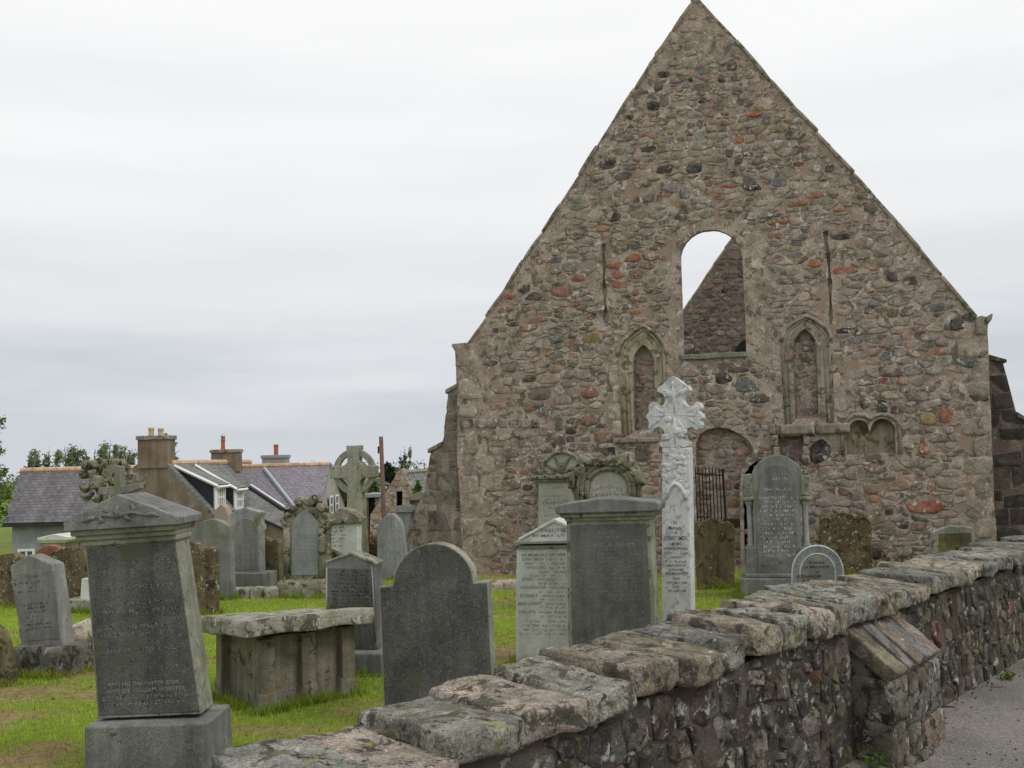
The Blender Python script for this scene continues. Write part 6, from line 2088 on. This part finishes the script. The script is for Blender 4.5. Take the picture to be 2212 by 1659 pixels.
# brown hedge behind the ringed cross
rr = random.Random(66)
p = at(806, 1170, 21)
hg = thing('hedge', 'rusty brown hedge stub behind the ringed cross', 'hedge', (p.x, p.y, ground(p.x, p.y)))
lf = MB()
cen = [(Vector((rr.uniform(-0.25, 0.25), rr.uniform(-.2, .2), rr.uniform(0.02, 0.5))), 1) for _ in range(40)]
leaves(lf, cen, 1400, 0.06, 0.03, rr)
hg_m = leaf_mat('brown_leaves', (0.13, 0.085, 0.05))
lf.build('foliage', hg_m, hg, fix=False)

# ------------------------------------------------------------------ weeds and a twig by the road
def weed(label, s, t, seed, n=26, h=0.16):
    rr = random.Random(seed)
    p = WO + WX * s + WY * t
    root = thing('weed', label, 'weed', (p.x, p.y, 0.0), 0, 'weeds along the wall foot')
    st = MB()
    lf = MB()
    for i in range(n // 3):
        e = Vector((rr.gauss(0, h * .5), rr.gauss(0, h * .3), h * rr.uniform(.3, 1)))
        st.tube([(0, 0, -.02), e * 0.6 + Vector((0, 0, .02)), e], [0.003, 0.0025, 0.001], 4)
        leaves(lf, [(e, 1), (e * 0.7, 1)], 6, 0.012, 0.016, rr, (0.9, 1.5))
    st.build('stem', M['leaf'], root) if False else None
    st.c = [(1, 1, 1)] * len(st.v)
    st.build('stem', M['leaf'], root)
    lf.build('leaf', M['leaf'], root, fix=False)
weed('green weed at the foot of the wall buttress', -0.02, -0.10, 1, 30, 0.12)
weed('small green weed left of the wall buttress on the tarmac', -0.28, -0.07, 2, 18, 0.07)
weed('tuft of weed at the wall foot just right of the buttress', 0.95, -0.07, 3, 20, 0.07)
weed('tuft of weed further along the wall foot', 2.4, -0.07, 4, 20, 0.08)
weed('farthest weed tuft along the wall foot at the right edge', 3.3, -0.07, 5, 24, 0.11)
rr = random.Random(31)
m_ = MB()
for i in range(900):
    s_ = rr.uniform(-1.0, 9.0)
    t_ = -0.02 - abs(rr.gauss(0, 0.16)) - (0.2 if 0.05 < s_ < 0.78 else 0) if rr.random() < 0.75 else -rr.uniform(0, 2.0)
    p = WO + WX * s_ + WY * t_
    r_g = rr.uniform(0.003, 0.011)
    z_ = 0.012 * noise.noise((p.x * 0.7, p.y * 0.7, 4)) + 0.05 * max(0, 1 - abs(t_) / 0.35) ** 2
    c_ = rr.choice(((0.16, 0.14, 0.12), (0.10, 0.085, 0.07), (0.24, 0.22, 0.19), (0.13, 0.10, 0.06)))
    vs = [(p.x + r_g * rr.uniform(.6, 1.3), p.y, z_ + r_g * .3), (p.x, p.y + r_g * rr.uniform(.6, 1.3), z_ + r_g * .3), (p.x - r_g, p.y, z_ + r_g * .3), (p.x, p.y - r_g, z_ + r_g * .3), (p.x, p.y, z_ + r_g), (p.x, p.y, z_ - r_g)]
    m_.add(vs, [(0, 1, 4), (1, 2, 4), (2, 3, 4), (3, 0, 4), (1, 0, 5), (2, 1, 5), (3, 2, 5), (0, 3, 5)], c_)
tag(m_.build('grit', M['butt'], fix=False), 'loose grit and crumbs of stone along the wall foot', 'grit', kind='stuff')
d = ray(2040, 1530)
tp = EYE + d * ((0.02 - EYE.z) / d.z)
m_ = MB()
m_.tube([(-0.06, 0.02, 0.008), (0.0, 0, 0.014), (0.07, -0.01, 0.008)], [0.008, 0.006, 0.003], 6)
m_.tube([(0.0, 0, 0.014), (-0.03, 0.04, 0.02)], [0.004, 0.002], 5)
o = m_.build('twig', M['bark'], smooth=True)
o.location = tp
tag(o, 'short dry twig lying on the tarmac', 'twig')

# ------------------------------------------------------------------ grass
rr = random.Random(55)
gm, hm_ = MB(), MB()
STONES = [(Vector(o.location), o) for o in COL.objects if o.parent is None and o.get('group') == GG]
tuft = []
for loc, o in STONES:
    if loc.y < 15:
        pts_ = []
        for ch_ in o.children:
            if ch_.type == 'MESH' and 'inscription' not in ch_.name:
                pts_ += [(p.co.x, p.co.y) for p in ch_.data.vertices if p.co.z < 0.12]
        if not pts_:
            continue
        ax0, ax1 = min(p[0] for p in pts_), max(p[0] for p in pts_)
        ay0, ay1 = min(p[1] for p in pts_), max(p[1] for p in pts_)
        cz_, sz_ = math.cos(o.rotation_euler.z), math.sin(o.rotation_euler.z)
        for i in range(int(260 * (ax1 - ax0 + 0.5 * (ay1 - ay0)))):
            if rr.random() < 0.65:
                lx_, ly_ = rr.uniform(ax0, ax1), ay0 - abs(rr.gauss(0, .035))
            else:
                lx_, ly_ = rr.choice((ax0, ax1)), rr.uniform(ay0, ay1)
                lx_ += abs(rr.gauss(0, .035)) * (1 if lx_ == ax1 else -1)
            tuft.append((loc.x + lx_ * cz_ - ly_ * sz_, loc.y + lx_ * sz_ + ly_ * cz_))
def blade(mb, x, y, h, wd, col):
    z = ground(x, y)
    a = rr.uniform(0, math.pi)
    lx, ly = rr.gauss(0, h * .45), rr.gauss(0, h * .45)
    dx, dy = math.cos(a) * wd, math.sin(a) * wd
    mb.v += [(x - dx, y - dy, z - .005), (x + dx, y + dy, z - .005), (x + lx, y + ly, z + h)]
    n = len(mb.v)
    mb.f.append((n - 3, n - 2, n - 1))
    mb.c += [col] * 3
cnt = 0
for i in range(150000):
    y = 4.6 + (17 - 4.6) * rr.random() ** 1.5
    x = rr.uniform(-0.60, 0.45) * y
    if wall_side(x, y) < 0.5 or x < -9.5:
        continue
    c, t = turf_col(x, y)
    t_ = rr.uniform(0.7, 1.35)
    if rr.random() < t:
        hz = rr.uniform(0.006, 0.045) * (1.3 if noise.noise((x * 9, y * 9, 2)) > 0 else 0.5)
        q_ = rr.random()
        cc_ = (t_ * .45, t_ * .40, t_ * .38) if q_ < 0.3 else ((t_ * .5, t_ * .85, t_ * .3) if q_ < 0.48 else (t_, t_ * rr.uniform(.85, 1.05), t_ * rr.uniform(.6, 1.1)))
        blade(hm_, x, y, hz, rr.uniform(0.003, 0.008) * (y / 7), cc_)
    else:
        blade(gm, x, y, rr.uniform(0.015, 0.05), rr.uniform(0.002, 0.004) * (y / 7), (t_ * rr.uniform(.8, 1.25), t_, t_ * rr.uniform(.5, 1.2)))
for (x, y) in tuft:
    for k_ in range(5):
        t_ = rr.uniform(0.55, 1.1)
        blade(gm, x + rr.gauss(0, .015), y + rr.gauss(0, .015), rr.uniform(0.04, 0.12) * (1.0 if noise.noise((x * 6, y * 6, 8)) > -0.1 else 0.4), rr.uniform(0.003, 0.005), (t_ * rr.uniform(.7, 1.1), t_ * .9, t_ * .8))
tag(gm.build('grass', M['grass'], fix=False), 'short bright green mown grass', 'grass', kind='stuff')
tag(hm_.build('dry_clippings', M['hay'], fix=False), 'dry straw coloured mown clippings on the grass', 'grass clippings', kind='stuff')
bpy.context.view_layer.update()
